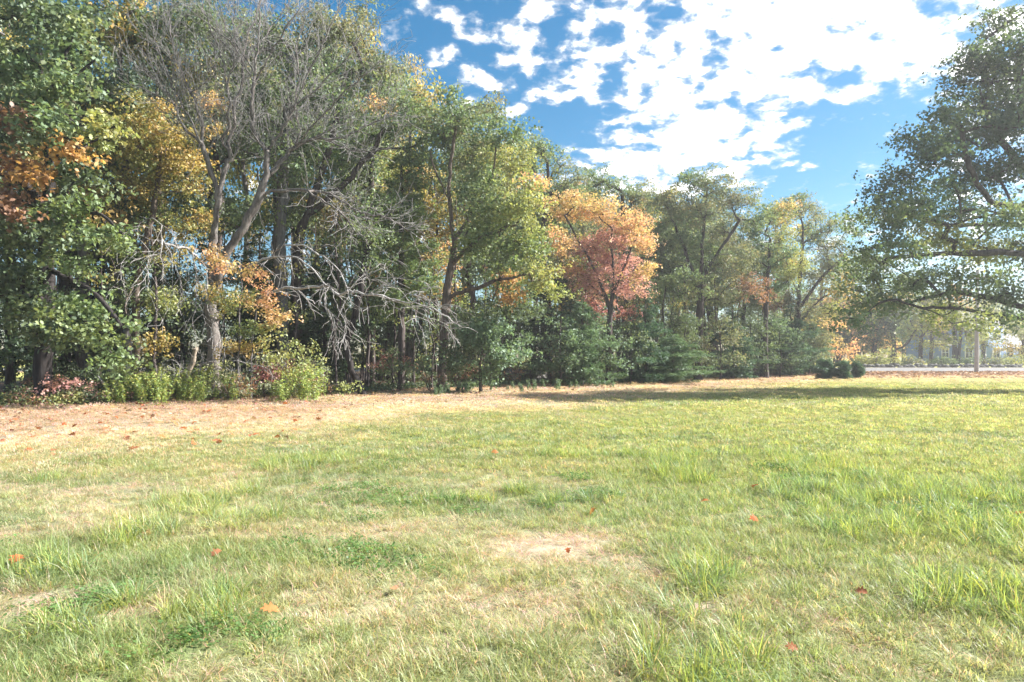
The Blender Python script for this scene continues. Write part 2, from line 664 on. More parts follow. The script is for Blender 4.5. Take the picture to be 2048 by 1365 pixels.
def grow(trunk, limbs, targets, rs, step=0.45, jitter=0.025, limb_w=6.0, sag=0.10):
    """Skeleton: trunk and limbs as laid out, then a twig to every target from the cheapest point of what is already there."""
    sk = Skel()
    prev = -1
    tp = resample(trunk, step)
    for k, p in enumerate(tp):
        j = rs.normal(0, jitter, 3) * (1 if 0 < k else 0) * np.array([1, 1, 0.3])
        prev = sk.addp(p + j, prev)
    sk.w[-1] = limb_w * 0.6
    for lb in limbs:
        pts = resample(lb, step)
        A = np.array(sk.p)
        k0 = int(np.argmin(np.linalg.norm(A - pts[0], axis=1)))
        prev = k0
        for k, p in enumerate(pts):
            if k == 0 and np.linalg.norm(sk.p[k0] - p) < 0.25:
                continue
            prev = sk.addp(p + rs.normal(0, jitter, 3), prev)
        sk.w[prev] = limb_w
    if len(targets):
        T = np.asarray(targets)
        A = np.array(sk.p)
        d0 = np.min(np.linalg.norm(T[:, None, :] - A[None], axis=2), axis=1)
        cap = len(sk.p) + len(T) * 14 + 10
        buf = np.zeros((cap, 3))
        n = len(sk.p)
        buf[:n] = A
        for ti in np.argsort(d0):
            t = T[ti]
            v = t - buf[:n]
            dist = np.sqrt((v * v).sum(1))
            cost = dist + 0.55 * np.maximum(0, -v[:, 2] + 0.15 * dist)
            k0 = int(np.argmin(cost))
            a = buf[k0]
            Ls = dist[k0]
            if Ls < 1e-3:
                continue
            m = 0.5 * (a + t) + UPV * (sag * Ls) * (1 if t[2] > a[2] else 0.8) + rs.normal(0, 0.07 * Ls, 3)
            ns = min(12, max(2, int(math.ceil(Ls / step))))
            prev = k0
            for k in range(1, ns + 1):
                q = k / ns
                p = (1 - q) ** 2 * a + 2 * q * (1 - q) * m + q * q * t
                prev = sk.addp(p, prev)
                buf[n] = p
                n += 1
            sk.w[prev] = 1.0
    return sk


def radii(sk, r0, expo=1.85, rmin=0.008, flare=0.5):
    n = len(sk.p)
    w = np.array(sk.w) + 1e-3
    for i in range(n - 1, 0, -1):
        w[sk.par[i]] += w[i]
    r = r0 * (w / w[0]) ** (1 / expo)
    P = np.array(sk.p)
    h = P[:, 2] - P[0, 2]
    # the stem narrows upwards even where nothing branches off
    r = np.maximum(r, rmin)
    r = r * (1 + flare * np.exp(-np.maximum(h, 0) / 0.35) * (h < 1.5))
    return r


def tubes(sk, r, thin=0.022, mid=0.09, base=None, rough=0.06, rs=None):
    P = np.array(sk.p)
    par = np.array(sk.par)
    n = len(P)
    best = np.full(n, -1)
    bw = np.zeros(n)
    for i in range(1, n):
        p = par[i]
        if r[i] > bw[p]:
            bw[p] = r[i]
            best[p] = i
    t = np.zeros((n, 3))
    nz = par >= 0
    t[nz] = P[nz] - P[par[nz]]
    hb = best >= 0
    t2 = np.zeros((n, 3))
    t2[hb] = P[best[hb]] - P[hb]
    t = t / (np.linalg.norm(t, axis=1, keepdims=True) + 1e-9) + t2 / (np.linalg.norm(t2, axis=1, keepdims=True) + 1e-9)
    t = t / (np.linalg.norm(t, axis=1, keepdims=True) + 1e-9)
    ref = np.array([0.90, 0.26, 0.34])
    ref /= np.linalg.norm(ref)
    bad = np.abs(t @ ref) > 0.97
    uu = np.cross(t, ref)
    uu[bad] = np.cross(t[bad], np.array([0.0, 1.0, 0.1]))
    uu /= (np.linalg.norm(uu, axis=1, keepdims=True) + 1e-9)
    vv = np.cross(t, uu)
    k_of = np.where(r > mid, 9, np.where(r > thin, 5, 3))
    V = []
    Fq = []
    base_i = 0
    rs = rs or np.random.default_rng(1)
    for K in (9, 5, 3):
        idx = np.nonzero((k_of == K) & nz)[0]
        if len(idx) == 0:
            continue
        ang = np.arange(K) / K * 2 * math.pi
        ca, sa = np.cos(ang), np.sin(ang)
        wob = 1 + rs.normal(0, rough, (n, K)) * (K > 3)

        def ring(c, u, v, rad, wb):
            return c[:, None, :] + rad[:, None, None] * wb[:, :, None] * (u[:, None, :] * ca[None, :, None] + v[:, None, :] * sa[None, :, None])
        # shared rings where the same stem goes on, a new start ring where a branch leaves
        own = {}
        rings = ring(P[idx], uu[idx], vv[idx], r[idx], wob[idx])
        pos = np.full(n, -1)
        pos[idx] = np.arange(len(idx))
        pi = par[idx]
        cont = (best[pi] == idx) & (pos[pi] >= 0)
        st = np.nonzero(~cont)[0]
        sr = np.where(best[pi[st]] == idx[st], r[pi[st]], np.minimum(r[idx[st]] * 1.25, r[pi[st]]))
        starts = ring(P[pi[st]], uu[idx[st]], vv[idx[st]], sr, wob[idx[st]])
        V.append(rings.reshape(-1, 3))
        V.append(starts.reshape(-1, 3))
        top = base_i + np.arange(len(idx)) * K
        bot = np.zeros(len(idx), int)
        bot[cont] = base_i + pos[pi[cont]] * K
        bot[st] = base_i + len(idx) * K + np.arange(len(st)) * K
        a = np.arange(K)
        b = (a + 1) % K
        f = np.stack([bot[:, None] + a, bot[:, None] + b, top[:, None] + b, top[:, None] + a], 2).reshape(-1, 4)
        Fq.append(f)
        base_i += (len(idx) + len(st)) * K
    V = np.concatenate(V)
    if base is not None:
        V = V - np.asarray(base)
    return V, Fq


T_SIMPLE = (np.array([[0, 0, 0], [0.42, 0.34, 0.05], [1.0, 0, -0.10], [0.42, -0.34, 0.05]]), [np.array([[0, 1, 2, 3]])])
T_OAK = (np.array([[0, 0.03, 0], [0.22, 0.14, 0.02], [0.20, 0.36, 0.03], [0.42, 0.20, 0.0], [0.50, 0.48, 0.0], [0.66, 0.20, -0.03], [0.80, 0.28, -0.05], [1.0, 0.0, -0.14],
                   [0.80, -0.28, -0.05], [0.66, -0.20, -0.03], [0.50, -0.48, 0.0], [0.42, -0.20, 0.0], [0.20, -0.36, 0.03], [0.22, -0.14, 0.02], [0, -0.03, 0]]),
         [np.array([[0, 1, 13, 14], [3, 5, 9, 11], [1, 3, 11, 13]]), np.array([[1, 2, 3], [3, 4, 5], [5, 6, 7], [7, 8, 9], [9, 10, 11], [11, 12, 13], [5, 7, 9]])])
T_NEEDLE = (np.array([[0, 0.10, 0], [1.0, 0.05, -0.12], [1.0, -0.05, -0.12], [0, -0.10, 0]]), [np.array([[0, 1, 2, 3]])])


def leaf_batch(pos, size, tmpl, col, rs, up=0.7, droop=0.35, direc=None):
    """One mesh worth of leaves: verts, faces, colours."""
    tv, tf = tmpl
    n = len(pos)
    nrm = rs.normal(0, 1, (n, 3))
    nrm /= np.linalg.norm(nrm, axis=1, keepdims=True)
    nrm = nrm + UPV * up
    nrm /= np.linalg.norm(nrm, axis=1, keepdims=True)
    d = rs.normal(0, 1, (n, 3)) if direc is None else direc + rs.normal(0, 0.35, (n, 3))
    d[:, 2] -= droop
    d = d - nrm * (d * nrm).sum(1, keepdims=True)
    d /= (np.linalg.norm(d, axis=1, keepdims=True) + 1e-9)
    s = np.cross(nrm, d)
    size = np.broadcast_to(size, (n,))[:, None, None]
    V = pos[:, None, :] + size * (d[:, None, :] * tv[None, :, 0:1] + s[:, None, :] * tv[None, :, 1:2] + nrm[:, None, :] * tv[None, :, 2:3])
    m = len(tv)
    off = (np.arange(n) * m)[:, None, None]
    fs = [(f[None] + off).reshape(-1, f.shape[1]) for f in tf]
    return V.reshape(-1, 3), fs, np.repeat(col, m, 0)


def foliage_points(centres, pal_ids, pals, per, spread, size, rs, flat=0.6, spray=7):
    nc = len(centres)
    ns = max(1, per // spray)
    cc = np.repeat(centres, ns, 0)
    sp = cc + rs.normal(0, 1, (len(cc), 3)) * np.array([spread, spread, spread * flat])
    base = np.zeros((nc, 3))
    for i, pid in enumerate(pal_ids):
        pl = pals[pid]
        base[i] = pl[rs.integers(len(pl))]
    cb = np.repeat(base, ns, 0)
    alt = rs.random(len(cb)) < 0.28
    pid = np.repeat(np.asarray(pal_ids), ns)
    for k in np.nonzero(alt)[0]:
        pl = pals[pid[k]]
        cb[k] = pl[rs.integers(len(pl))]
    cb = cb * rs.uniform(0.8, 1.22, (len(cb), 1))
    lp = np.repeat(sp, spray, 0) + rs.normal(0, size * 0.75, (len(sp) * spray, 3)) * np.array([1, 1, 0.7])
    lc = np.repeat(cb, spray, 0) * rs.uniform(0.82, 1.2, (len(lp), 1))
    return lp, lc


def lobe_targets(lobes, conv, per_m2, rs, depth=0.85):
    T = []
    pid = []
    for lb in lobes:
        u, v, ru, rv, p = lb[:5]
        dy = lb[5] if len(lb) > 5 else 0.0
        c = conv(u, v, dy)
        rx = np.linalg.norm(conv(u + ru, v, dy) - c)
        rz = np.linalg.norm(conv(u, v + rv, dy) - c)
        n = max(3, int(math.pi * rx * rz * per_m2))
        q = rs.normal(0, 1, (n, 3))
        q /= np.linalg.norm(q, axis=1, keepdims=True)
        q *= rs.random((n, 1)) ** 0.45
        ry = depth * 0.5 * (rx + rz) if depth < 2 else depth
        T.append(c + q * np.array([rx, ry, rz]))
        pid += [p] * n
    return np.concatenate(T), pid


# leaf palettes (albedo)
PAL = {
    'oak': np.array([(0.145, 0.215, 0.100), (0.125, 0.190, 0.095), (0.180, 0.245, 0.105), (0.215, 0.255, 0.110)]),
    'oakdark': np.array([(0.105, 0.155, 0.075), (0.120, 0.170, 0.085), (0.140, 0.185, 0.080)]),
    'maplegreen': np.array([(0.165, 0.235, 0.090), (0.205, 0.260, 0.090), (0.140, 0.200, 0.085)]),
    'lime': np.array([(0.300, 0.330, 0.110), (0.250, 0.295, 0.105), (0.345, 0.335, 0.120)]),
    'olive': np.array([(0.185, 0.215, 0.115), (0.215, 0.235, 0.120), (0.155, 0.195, 0.110), (0.250, 0.230, 0.120)]),
    'yellow': np.array([(0.44, 0.350, 0.110), (0.38, 0.330, 0.110), (0.29, 0.285, 0.090), (0.47, 0.330, 0.120)]),
    'orange': np.array([(0.64, 0.420, 0.230), (0.62, 0.450, 0.220), (0.66, 0.380, 0.235), (0.56, 0.440, 0.190)]),
    'coral': np.array([(0.64, 0.350, 0.330), (0.58, 0.310, 0.315), (0.66, 0.400, 0.330), (0.54, 0.310, 0.300)]),
    'brown': np.array([(0.27, 0.150, 0.095), (0.34, 0.190, 0.115), (0.24, 0.140, 0.095)]),
    'gold': np.array([(0.52, 0.310, 0.110), (0.46, 0.260, 0.100), (0.54, 0.350, 0.130)]),
    'rose': np.array([(0.46, 0.190, 0.190), (0.38, 0.160, 0.165), (0.42, 0.230, 0.180)]),
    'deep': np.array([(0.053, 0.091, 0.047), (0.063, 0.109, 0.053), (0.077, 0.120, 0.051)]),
    'pine': np.array([(0.088, 0.153, 0.096), (0.104, 0.177, 0.100), (0.073, 0.129, 0.083)]),
    'pinelight': np.array([(0.193, 0.265, 0.112), (0.226, 0.281, 0.112), (0.153, 0.226, 0.104)]),
    'bluegreen': np.array([(0.137, 0.218, 0.120), (0.161, 0.242, 0.129), (0.120, 0.185, 0.096)]),
    'goldenrod': np.array([(0.273, 0.379, 0.096), (0.338, 0.434, 0.104), (0.226, 0.322, 0.088), (0.418, 0.418, 0.120)]),
}


def finish_tree(root, sk, r, base, bark, cents, pids, per, spread, size, tmpl, rs, up=0.7, droop=0.35, split_limbs=False, parts=("trunk", "crown")):
    V, Fq = tubes(sk, r, base=base, rs=rs)
    me = make_mesh(parts[0], V, Fq)
    smooth(me)
    add(parts[0], me, bark, root)
    if cents is not None and len(cents):
        lp, lc = foliage_points(cents - base, pids, PAL, per, spread, size, rs)
        V, Fq, C = leaf_batch(lp, size * rs.uniform(0.5, 1.4, len(lp)), tmpl, lc, rs, up, droop)
        cr = add(parts[1], make_mesh(parts[1], V, Fq, C), M_LEAF, root)
        cr["kind"] = "stuff"
        return cr
    return None


def tree(name, label, Y, trunk, r0, lobes, bark=None, limbs=(), per_m2=1.7, per=84, spread=0.34, size=0.13, tmpl=T_SIMPLE, seed=1, group=None, rmin=0.007, cat="tree", step=0.45,
         depth=0.85, up=0.7, droop=0.35, limb_w=6.0):
    rs = np.random.default_rng(seed)

    def conv(u, v, dy=0.0):
        return px(u, v, Y + dy)
    u0 = trunk[0][0]
    bx, by = px(u0, HOR, Y)[:2]
    bz = gzf(bx, by) - 0.06
    tr = [np.array([bx, by, bz])] + [conv(*p) for p in trunk[1:]]
    lm = [[conv(*p) for p in l] for l in limbs]
    per_m2, per, size = per_m2 * 1.45, int(per * 1.9), size * 0.98
    # a crown is as deep as it is wide: the lobes stand before and behind the trunk
    us = [l[0] for l in lobes]
    hw = min(4.5, 0.32 * (max(us) - min(us)) * Y / F)
    rd = np.random.default_rng(seed + 999)
    lobes = [l if len(l) > 5 else (*l, float(rd.uniform(-hw, hw))) for l in lobes]
    T, pid = lobe_targets(lobes, conv, per_m2, rs, depth)
    keep = T[:, 2] > bz + 0.3
    T = T[keep]
    pid = [p for p, k in zip(pid, keep) if k]
    sk = grow(tr, lm, T, rs, step, limb_w=limb_w)
    r = radii(sk, r0, rmin=rmin)
    base = np.array([bx, by, bz])
    root = thing(name, label, cat, base, group)
    finish_tree(root, sk, r, base, bark or B_BROWN, T, pid, per, spread, size, tmpl, rs, up, droop)
    return root


# ------------------------------------------------------------------ the named trees of the wood's edge
# near oak at the left: its trunk, its boughs in front of it and the leaves nearest the camera
def build_near_oak():
    rs = np.random.default_rng(101)
    Y = 23.6

    def conv(u, v, dy=0.0):
        return px(u, v, Y + dy)
    bx, by = px(88, HOR, Y)[:2]
    bz = gzf(bx, by) - 0.06
    base = np.array([bx, by, bz])
    trunk = [base] + [conv(*p) for p in ((89, 700), (93, 560), (97, 420), (101, 320), (92, 200), (80, 90), (70, -60))]
    limbs = [[(97, 430), (40, 360, -1), (-40, 330, -2), (-140, 300, -3)], [(101, 320), (150, 290, -1.0), (200, 262, -1.6), (232, 255, -2)], [(95, 540), (140, 560, -.8), (190, 590, -1.4), (240, 650, -1.8)],
             [(93, 600), (50, 590, -1.0), (-20, 590, -2)], [(92, 200), (140, 160, -1), (190, 120, -1.4)], [(97, 430), (150, 420, -.8), (200, 430, -1.2), (245, 470, -1.6)], [(86, 140), (20, 90, -1), (-60, 60, -2)]]
    lobes = [(60, 40, 120, 60, 'oakdark', -1), (150, 95, 70, 50, 'oak', -1), (20, 130, 90, 50, 'oak', -1.6), (120, 180, 90, 42, 'oak', -1.8), (40, 210, 46, 14, 'oakdark', -1.6), (90, 262, 100, 40, 'oak', -2.2), (190, 262, 52, 36, 'lime', -1.8),
             (45, 240, 40, 12, 'brown', -2.5), (10, 290, 60, 40, 'oakdark', -2), (140, 298, 24, 14, 'gold', -2.4), (62, 352, 40, 14, 'gold', -2.6), (16, 335, 20, 10, 'brown', -2.6), (20, 425, 22, 20, 'brown', -2.7), (6, 395, 18, 16, 'brown', -2.7),
             (150, 355, 80, 36, 'oakdark', -1), (60, 470, 110, 46, 'oakdark', -1.8), (140, 430, 70, 34, 'maplegreen', -1.6), (200, 470, 55, 40, 'maplegreen', -1.6), (120, 520, 50, 30, 'maplegreen', -1.4), (30, 560, 100, 40, 'oakdark', -1.2), (160, 610, 90, 36, 'maplegreen', -1.4),
             (210, 670, 62, 34, 'maplegreen', -1.6), (230, 715, 42, 20, 'maplegreen', -1.7), (140, 660, 70, 36, 'oakdark', -1.2), (40, 640, 90, 30, 'oakdark', -0.8), (30, 700, 80, 26, 'deep', 0.6), (-120, 200, 120, 200, 'oakdark', -2), (-110, 500, 90, 130, 'oakdark', -1.5)]
    T, pid = lobe_targets(lobes, conv, 3.0, rs, 0.8)
    sk = grow(trunk, [[conv(*p) for p in l] for l in limbs], T, rs, 0.45)
    r = radii(sk, 0.30, rmin=0.007)
    root = thing("oak_tree", "tall dark-trunked oak at the far left, large lobed leaves with a few orange sprays", "tree", base)
    V, Fq = tubes(sk, r, base=base, rs=rs)
    me = make_mesh("trunk", V, Fq)
    smooth(me)
    add("trunk", me, B_BLACK, root)  # near-black bark: the foliage's shade on this trunk is put into its colour
    lp, lc = foliage_points(T - base, pid, PAL, 120, 0.34, 0.14, rs, 0.55, 8)
    # the 300 leaves standing nearest the camera inside the frame are single pieces, the rest one mass
    w = lp + base
    uu = 1024 + w[:, 0] / w[:, 1] * F
    vv = HOR - (w[:, 2] - EYE) / w[:, 1] * F
    vis = (uu > 5) & (uu < 265) & (vv > 5) & (vv < 760)
    order = np.argsort(np.where(vis, w[:, 1], 1e9))
    near = order[:300]
    rest = np.setdiff1d(np.arange(len(lp)), near)
    V, Fq, C = leaf_batch(lp[rest], 0.15 * rs.uniform(0.75, 1.25, len(rest)), T_OAK, lc[rest], rs, 0.8, 0.5)
    cr = add("crown", make_mesh("crown", V, Fq, C), M_LEAF, root)
    cr["kind"] = "stuff"
    shared = []
    for k in range(12):
        i = near[k * 25]
        V, Fq, C = leaf_batch(np.zeros((1, 3)), np.array([0.165]), T_OAK, lc[i:i + 1], rs, 3.0, 0.2)
        shared.append((make_mesh("leaf", V, Fq, C), lc[i]))
    for i in near:
        k = int(np.argmin([np.abs(c - lc[i]).sum() for _, c in shared]))
        lo = add("leaf", shared[k][0], M_LEAF, root, tuple(lp[i]))
        lo.rotation_euler = (rs.normal(0, 0.5), rs.normal(0, 0.5), rs.uniform(0, 6.28))
        lo.scale = (rs.uniform(0.8, 1.2),) * 3


build_near_oak()


def build_bare_tree():
    rs = np.random.default_rng(202)
    Y = 26.6

    def C(*p):
        u, v = p[:2]
        return px(u, v, Y + (p[2] if len(p) > 2 else 0.0))
    bx, by = px(428, HOR, Y)[:2]
    base = np.array([bx, by, gzf(bx, by) - 0.06])
    root = thing("bare_tree", "large dying tree with forked grey trunk, bare twigs and drooping dead limbs", "tree", base)

    sk = Skel()

    def chain(pts, dys=(0, 0), w=4.0, jit=0.03):
        """A limb traced joint by joint, leaving from the nearest point of what already stands."""
        n = len(pts)
        P3 = [C(u, v, dys[0] + (dys[1] - dys[0]) * k / (n - 1)) for k, (u, v) in enumerate(pts)]
        rp = resample(P3, 0.30)
        if sk.p:
            A = np.array(sk.p)
            prev = int(np.argmin(np.linalg.norm(A - rp[0], axis=1)))
        else:
            prev = -1
        ids = []
        for k, p in enumerate(rp):
            if k == 0 and prev >= 0 and np.linalg.norm(sk.p[prev] - p) < 0.2:
                continue
            prev = sk.addp(p + rs.normal(0, jit, 3), prev)
            ids.append(prev)
        sk.w[prev] += w
        return ids

    sk.addp(base, -1)
    groups = {}
    groups['trunk'] = chain([(428, 770), (427, 700), (424, 620), (424, 540), (428, 480), (433, 420), (437, 390), (444, 363), (453, 333), (464, 318), (478, 296)], (0, 0), 30)
    groups['stem'] = chain([(464, 318), (456, 285), (464, 264), (471, 237), (468, 211), (477, 189), (484, 154), (486, 123), (488, 103), (499, 61), (515, 28), (524, -20)], (0, 0.4), 16)
    chain([(456, 300), (442, 277), (460, 255), (453, 231), (462, 208), (452, 170), (448, 140), (425, 60), (405, 10), (400, -30)], (0, -.8), 10)
    chain([(452, 170), (470, 120), (472, 60), (468, 0)], (-.5, -.6), 6)
    groups['thin'] = chain([(424, 478), (432, 430), (434, 395), (426, 362), (416, 325), (404, 290), (409, 259), (398, 233), (394, 207), (383, 187)], (-.2, -1.1), 8)
    chain([(383, 187), (407, 167), (429, 143), (436, 125)], (-1.1, -1.3), 3)
    chain([(383, 187), (365, 165), (362, 140), (352, 120)], (-1.1, -1.5), 3)
    chain([(404, 288), (376, 264), (359, 233), (348, 209), (323, 171), (293, 143), (285, 130)], (-.9, -2.0), 5)
    chain([(348, 209), (339, 202), (306, 187), (258, 165), (250, 150)], (-1.5, -2.2), 4)
    chain([(359, 233), (352, 190), (365, 160), (360, 120)], (-1.3, -1.5), 3)
    chain([(428, 600), (434, 570), (444, 539), (460, 495), (482, 465), (504, 423), (519, 390), (528, 368), (534, 335), (534, 302), (523, 287), (510, 264), (504, 237), (504, 198), (508, 167), (512, 132), (515, 88), (519, 44), (521, -20)], (0, -.5), 22)
    chain([(528, 368), (548, 339), (570, 313), (592, 293), (622, 279), (688, 275), (740, 248), (790, 231)], (0, 0.8), 12)
    chain([(592, 293), (600, 262), (590, 210), (600, 160), (592, 100), (610, 40)], (.2, .2), 10)
    chain([(504, 237), (482, 205), (487, 190), (470, 210)], (-.3, -.5), 2)
    chain([(534, 302), (560, 270), (585, 215), (640, 170), (690, 120), (720, 70)], (0, -.6), 10)
    chain([(508, 167), (540, 110), (570, 60), (600, 20)], (-.3, -1.2), 6)
    chain([(512, 150), (480, 100), (455, 60), (440, 20)], (-.3, -1.4), 5)
    for pts, dy in (([(534, 302), (575, 240), (615, 150), (660, 60), (680, 0)], (0, -1.2)), ([(592, 293), (650, 225), (710, 165), (765, 120)], (.2, -.8)), ([(622, 279), (690, 240), (760, 190), (800, 175)], (.3, 1.0)), ([(508, 167), (470, 100), (420, 50), (370, 15)], (-.4, -1.4)),
                    ([(404, 288), (355, 190), (320, 110), (300, 40)], (-1.0, -1.6)), ([(383, 187), (350, 110), (340, 40), (345, -10)], (-1.1, -.4)), ([(486, 123), (540, 60), (580, 0)], (.3, .9)), ([(640, 275), (700, 300), (760, 300), (810, 280)], (.3, -.6))):
        chain(pts, dy, 4)
    # living limb to the right
    chain([(519, 390), (548, 383), (570, 380), (640, 383), (659, 388), (687, 403), (714, 421), (747, 430), (780, 438), (819, 465)], (0, -2.0), 8)
    chain([(615, 386), (652, 405), (687, 430), (714, 465), (731, 480), (738, 500)], (-.9, -2.2), 4)
    # dead limb drooping on the left
    d0 = chain([(424, 540), (403, 526), (394, 513), (372, 498), (354, 495), (332, 489), (312, 480)], (0, -2.0), 16)
    dead = []
    dead += chain([(330, 489), (323, 467), (323, 447), (306, 438), (280, 445), (273, 473)], (-1.8, -2.4), 2)
    dead += chain([(327, 488), (319, 506), (301, 517), (293, 544), (292, 572), (304, 595)], (-1.9, -2.6), 2)
    dead += chain([(317, 506), (290, 503), (262, 509), (244, 528), (240, 555), (253, 570)], (-2.0, -2.8), 2)
    dead += chain([(319, 506), (326, 526), (326, 566), (328, 590), (335, 617)], (-2.0, -2.3), 2)
    dead += chain([(334, 492), (345, 518), (354, 539), (363, 572), (367, 590), (359, 621)], (-1.8, -2.2), 2)
    dead += chain([(385, 508), (390, 530), (396, 550), (389, 566), (391, 590), (392, 617), (385, 639), (386, 661), (403, 687)], (-1.2, -2.2), 3)
    dead += chain([(391, 590), (407, 615), (409, 645), (408, 672), (416, 685)], (-1.8, -2.2), 2)
    dead += chain([(401, 524), (414, 540), (415, 595), (416, 623), (438, 650), (455, 672)], (-.8, -2.0), 2)
    dead += chain([(415, 595), (433, 621), (455, 641)], (-1.6, -1.9), 1)
    dead += chain([(323, 447), (335, 455), (348, 470), (356, 495)], (-2.2, -2.4), 1)
    dead += chain([(354, 495), (372, 520), (380, 560), (372, 600)], (-1.6, -2.0), 1)
    # dead limbs reaching right
    e0 = chain([(430, 640), (470, 618), (519, 599), (543, 586), (570, 578), (614, 576), (640, 574), (658, 573), (677, 592), (699, 584), (728, 588), (776, 597), (816, 603), (871, 619), (904, 643)], (0, -2.6), 14)
    e1 = chain([(480, 545), (506, 528), (537, 517), (570, 513), (603, 517), (631, 544), (652, 570)], (0, -1.6), 7)
    e2 = chain([(545, 517), (560, 497), (592, 489), (625, 500), (657, 522), (681, 546), (694, 578)], (-.6, -2.0), 6)
    chain([(625, 500), (665, 492), (710, 505), (750, 520), (765, 535)], (-1.2, -1.8), 3)
    for a, b in (((728, 588), [(728, 588), (745, 560), (790, 555), (830, 562)]), ((740, 590), [(740, 590), (770, 572), (820, 585), (870, 600)]), ((760, 595), [(760, 595), (800, 620), (840, 650), (846, 662)]),
                 ((776, 597), [(776, 597), (830, 620), (870, 645), (898, 655)]), ((790, 600), [(790, 600), (830, 590), (880, 610), (915, 612)]), ((700, 585), [(700, 585), (720, 560), (760, 562), (785, 590)]),
                 ((658, 573), [(658, 573), (648, 600), (662, 640), (690, 668)]), ((664, 576), [(664, 576), (672, 610), (688, 640), (690, 665)]), ((645, 574), [(645, 574), (640, 600), (665, 630), (678, 685)]),
                 ((697, 584), [(697, 584), (705, 610), (725, 625)])):
        dead += chain(b, (-2.0, -2.6), 1.5)
    # fine twigs: spreading in the upper crown, hanging on the dead limbs
    n0 = len(sk.p)
    P = np.array(sk.p)
    par = np.array(sk.par)
    deadset = set(dead) | set(d0[3:]) | set(e0[8:]) | set(e1[3:]) | set(e2[3:])
    vv = HOR - (P[:, 2] - EYE) / P[:, 1] * F
    uu = 1024 + P[:, 0] / P[:, 1] * F
    for i in range(1, n0):
        dr = P[i] - P[par[i]]
        dr /= np.linalg.norm(dr) + 1e-9
        dd = i in deadset
        n = 0
        if dd:
            n = rs.poisson(0.85)
        elif vv[i] < 330 or (vv[i] < 480 and uu[i] > 600):
            n = rs.poisson(2.3)
        elif vv[i] < 560:
            n = rs.poisson(0.10)
        for _ in range(n):
            side = rs.normal(0, 1, 3)
            side -= dr * (side @ dr)
            side /= np.linalg.norm(side) + 1e-9
            L = rs.uniform(0.45, 1.0) if dd else rs.uniform(0.8, 2.0)
            cur = P[i].copy()
            prev = i
            v = dr * 0.75 + side * 0.8 + UPV * (-0.1 if dd else 0.35)
            m = max(3, int(L / 0.2))
            for k in range(m):
                v = v / np.linalg.norm(v)
                cur = cur + v * (L / m)
                v = v + rs.normal(0, 0.13, 3) + UPV * (-0.14 if dd else 0.03)
                prev = sk.addp(cur, prev)
                if k > 0 and rs.random() < 0.55:
                    q = cur.copy()
                    v2 = v / np.linalg.norm(v) + rs.normal(0, 0.6, 3)
                    pp = prev
                    for _k in range(3):
                        v2 = v2 / np.linalg.norm(v2)
                        q = q + v2 * rs.uniform(0.10, 0.22)
                        v2 = v2 + rs.normal(0, 0.25, 3) + UPV * (-0.2 if dd else 0.05)
                        pp = sk.addp(q, pp)
                    sk.w[pp] += 0.25
            sk.w[prev] += 0.3
    r = radii(sk, 0.24, expo=1.9, rmin=0.0075)
    # weathered dead wood and living wood are separate parts
    n = len(sk.p)
    isd = np.zeros(n, bool)
    for i in deadset:
        isd[i] = True
    for i in range(n0, n):
        isd[i] = isd[sk.par[i]]

    def sub(mask):
        keep = mask.copy()
        s2 = Skel()
        mp = {}
        rr = []
        for i in range(n):
            if not mask[i]:
                continue
            p = sk.par[i]
            if p >= 0 and not mask[p]:
                if p not in mp:
                    mp[p] = s2.addp(sk.p[p], -1)
                    rr.append(min(r[p], r[i] * 1.15))
                mp[i] = s2.addp(sk.p[i], mp[p])
            else:
                mp[i] = s2.addp(sk.p[i], mp[p] if p >= 0 else -1)
            rr.append(r[i])
        return s2, np.array(rr)
    r[isd] = np.maximum(r[isd] * 1.05, 0.0085)
    istw = np.zeros(n, bool)
    istw[n0:] = ~isd[n0:]
    s1, r1 = sub(~isd & ~istw)
    V, Fq = tubes(s1, r1, base=base, rs=rs)
    me = make_mesh("trunk", V, Fq)
    smooth(me)
    add("trunk", me, B_PALE, root)
    s2, r2 = sub(istw)
    V, Fq = tubes(s2, r2, base=base, rs=rs)
    tw = add("twigs", make_mesh("twigs", V, Fq), B_TWIG, root)
    tw["kind"] = "stuff"
    # the dead wood left and right of the trunk
    side = np.array([p[0] < px(470, HOR, Y)[0] for p in sk.p])
    for m, lab in ((isd & side, "bleached dead limb with hanging twigs"), (isd & ~side, "long bleached dead limbs reaching right")):
        s2, r2 = sub(m)
        V, Fq = tubes(s2, r2, base=base, rs=rs)
        me = make_mesh("dead_limb", V, Fq)
        smooth(me)
        add("dead_limb", me, B_DEAD, root)["label"] = lab


build_bare_tree()

GW = None
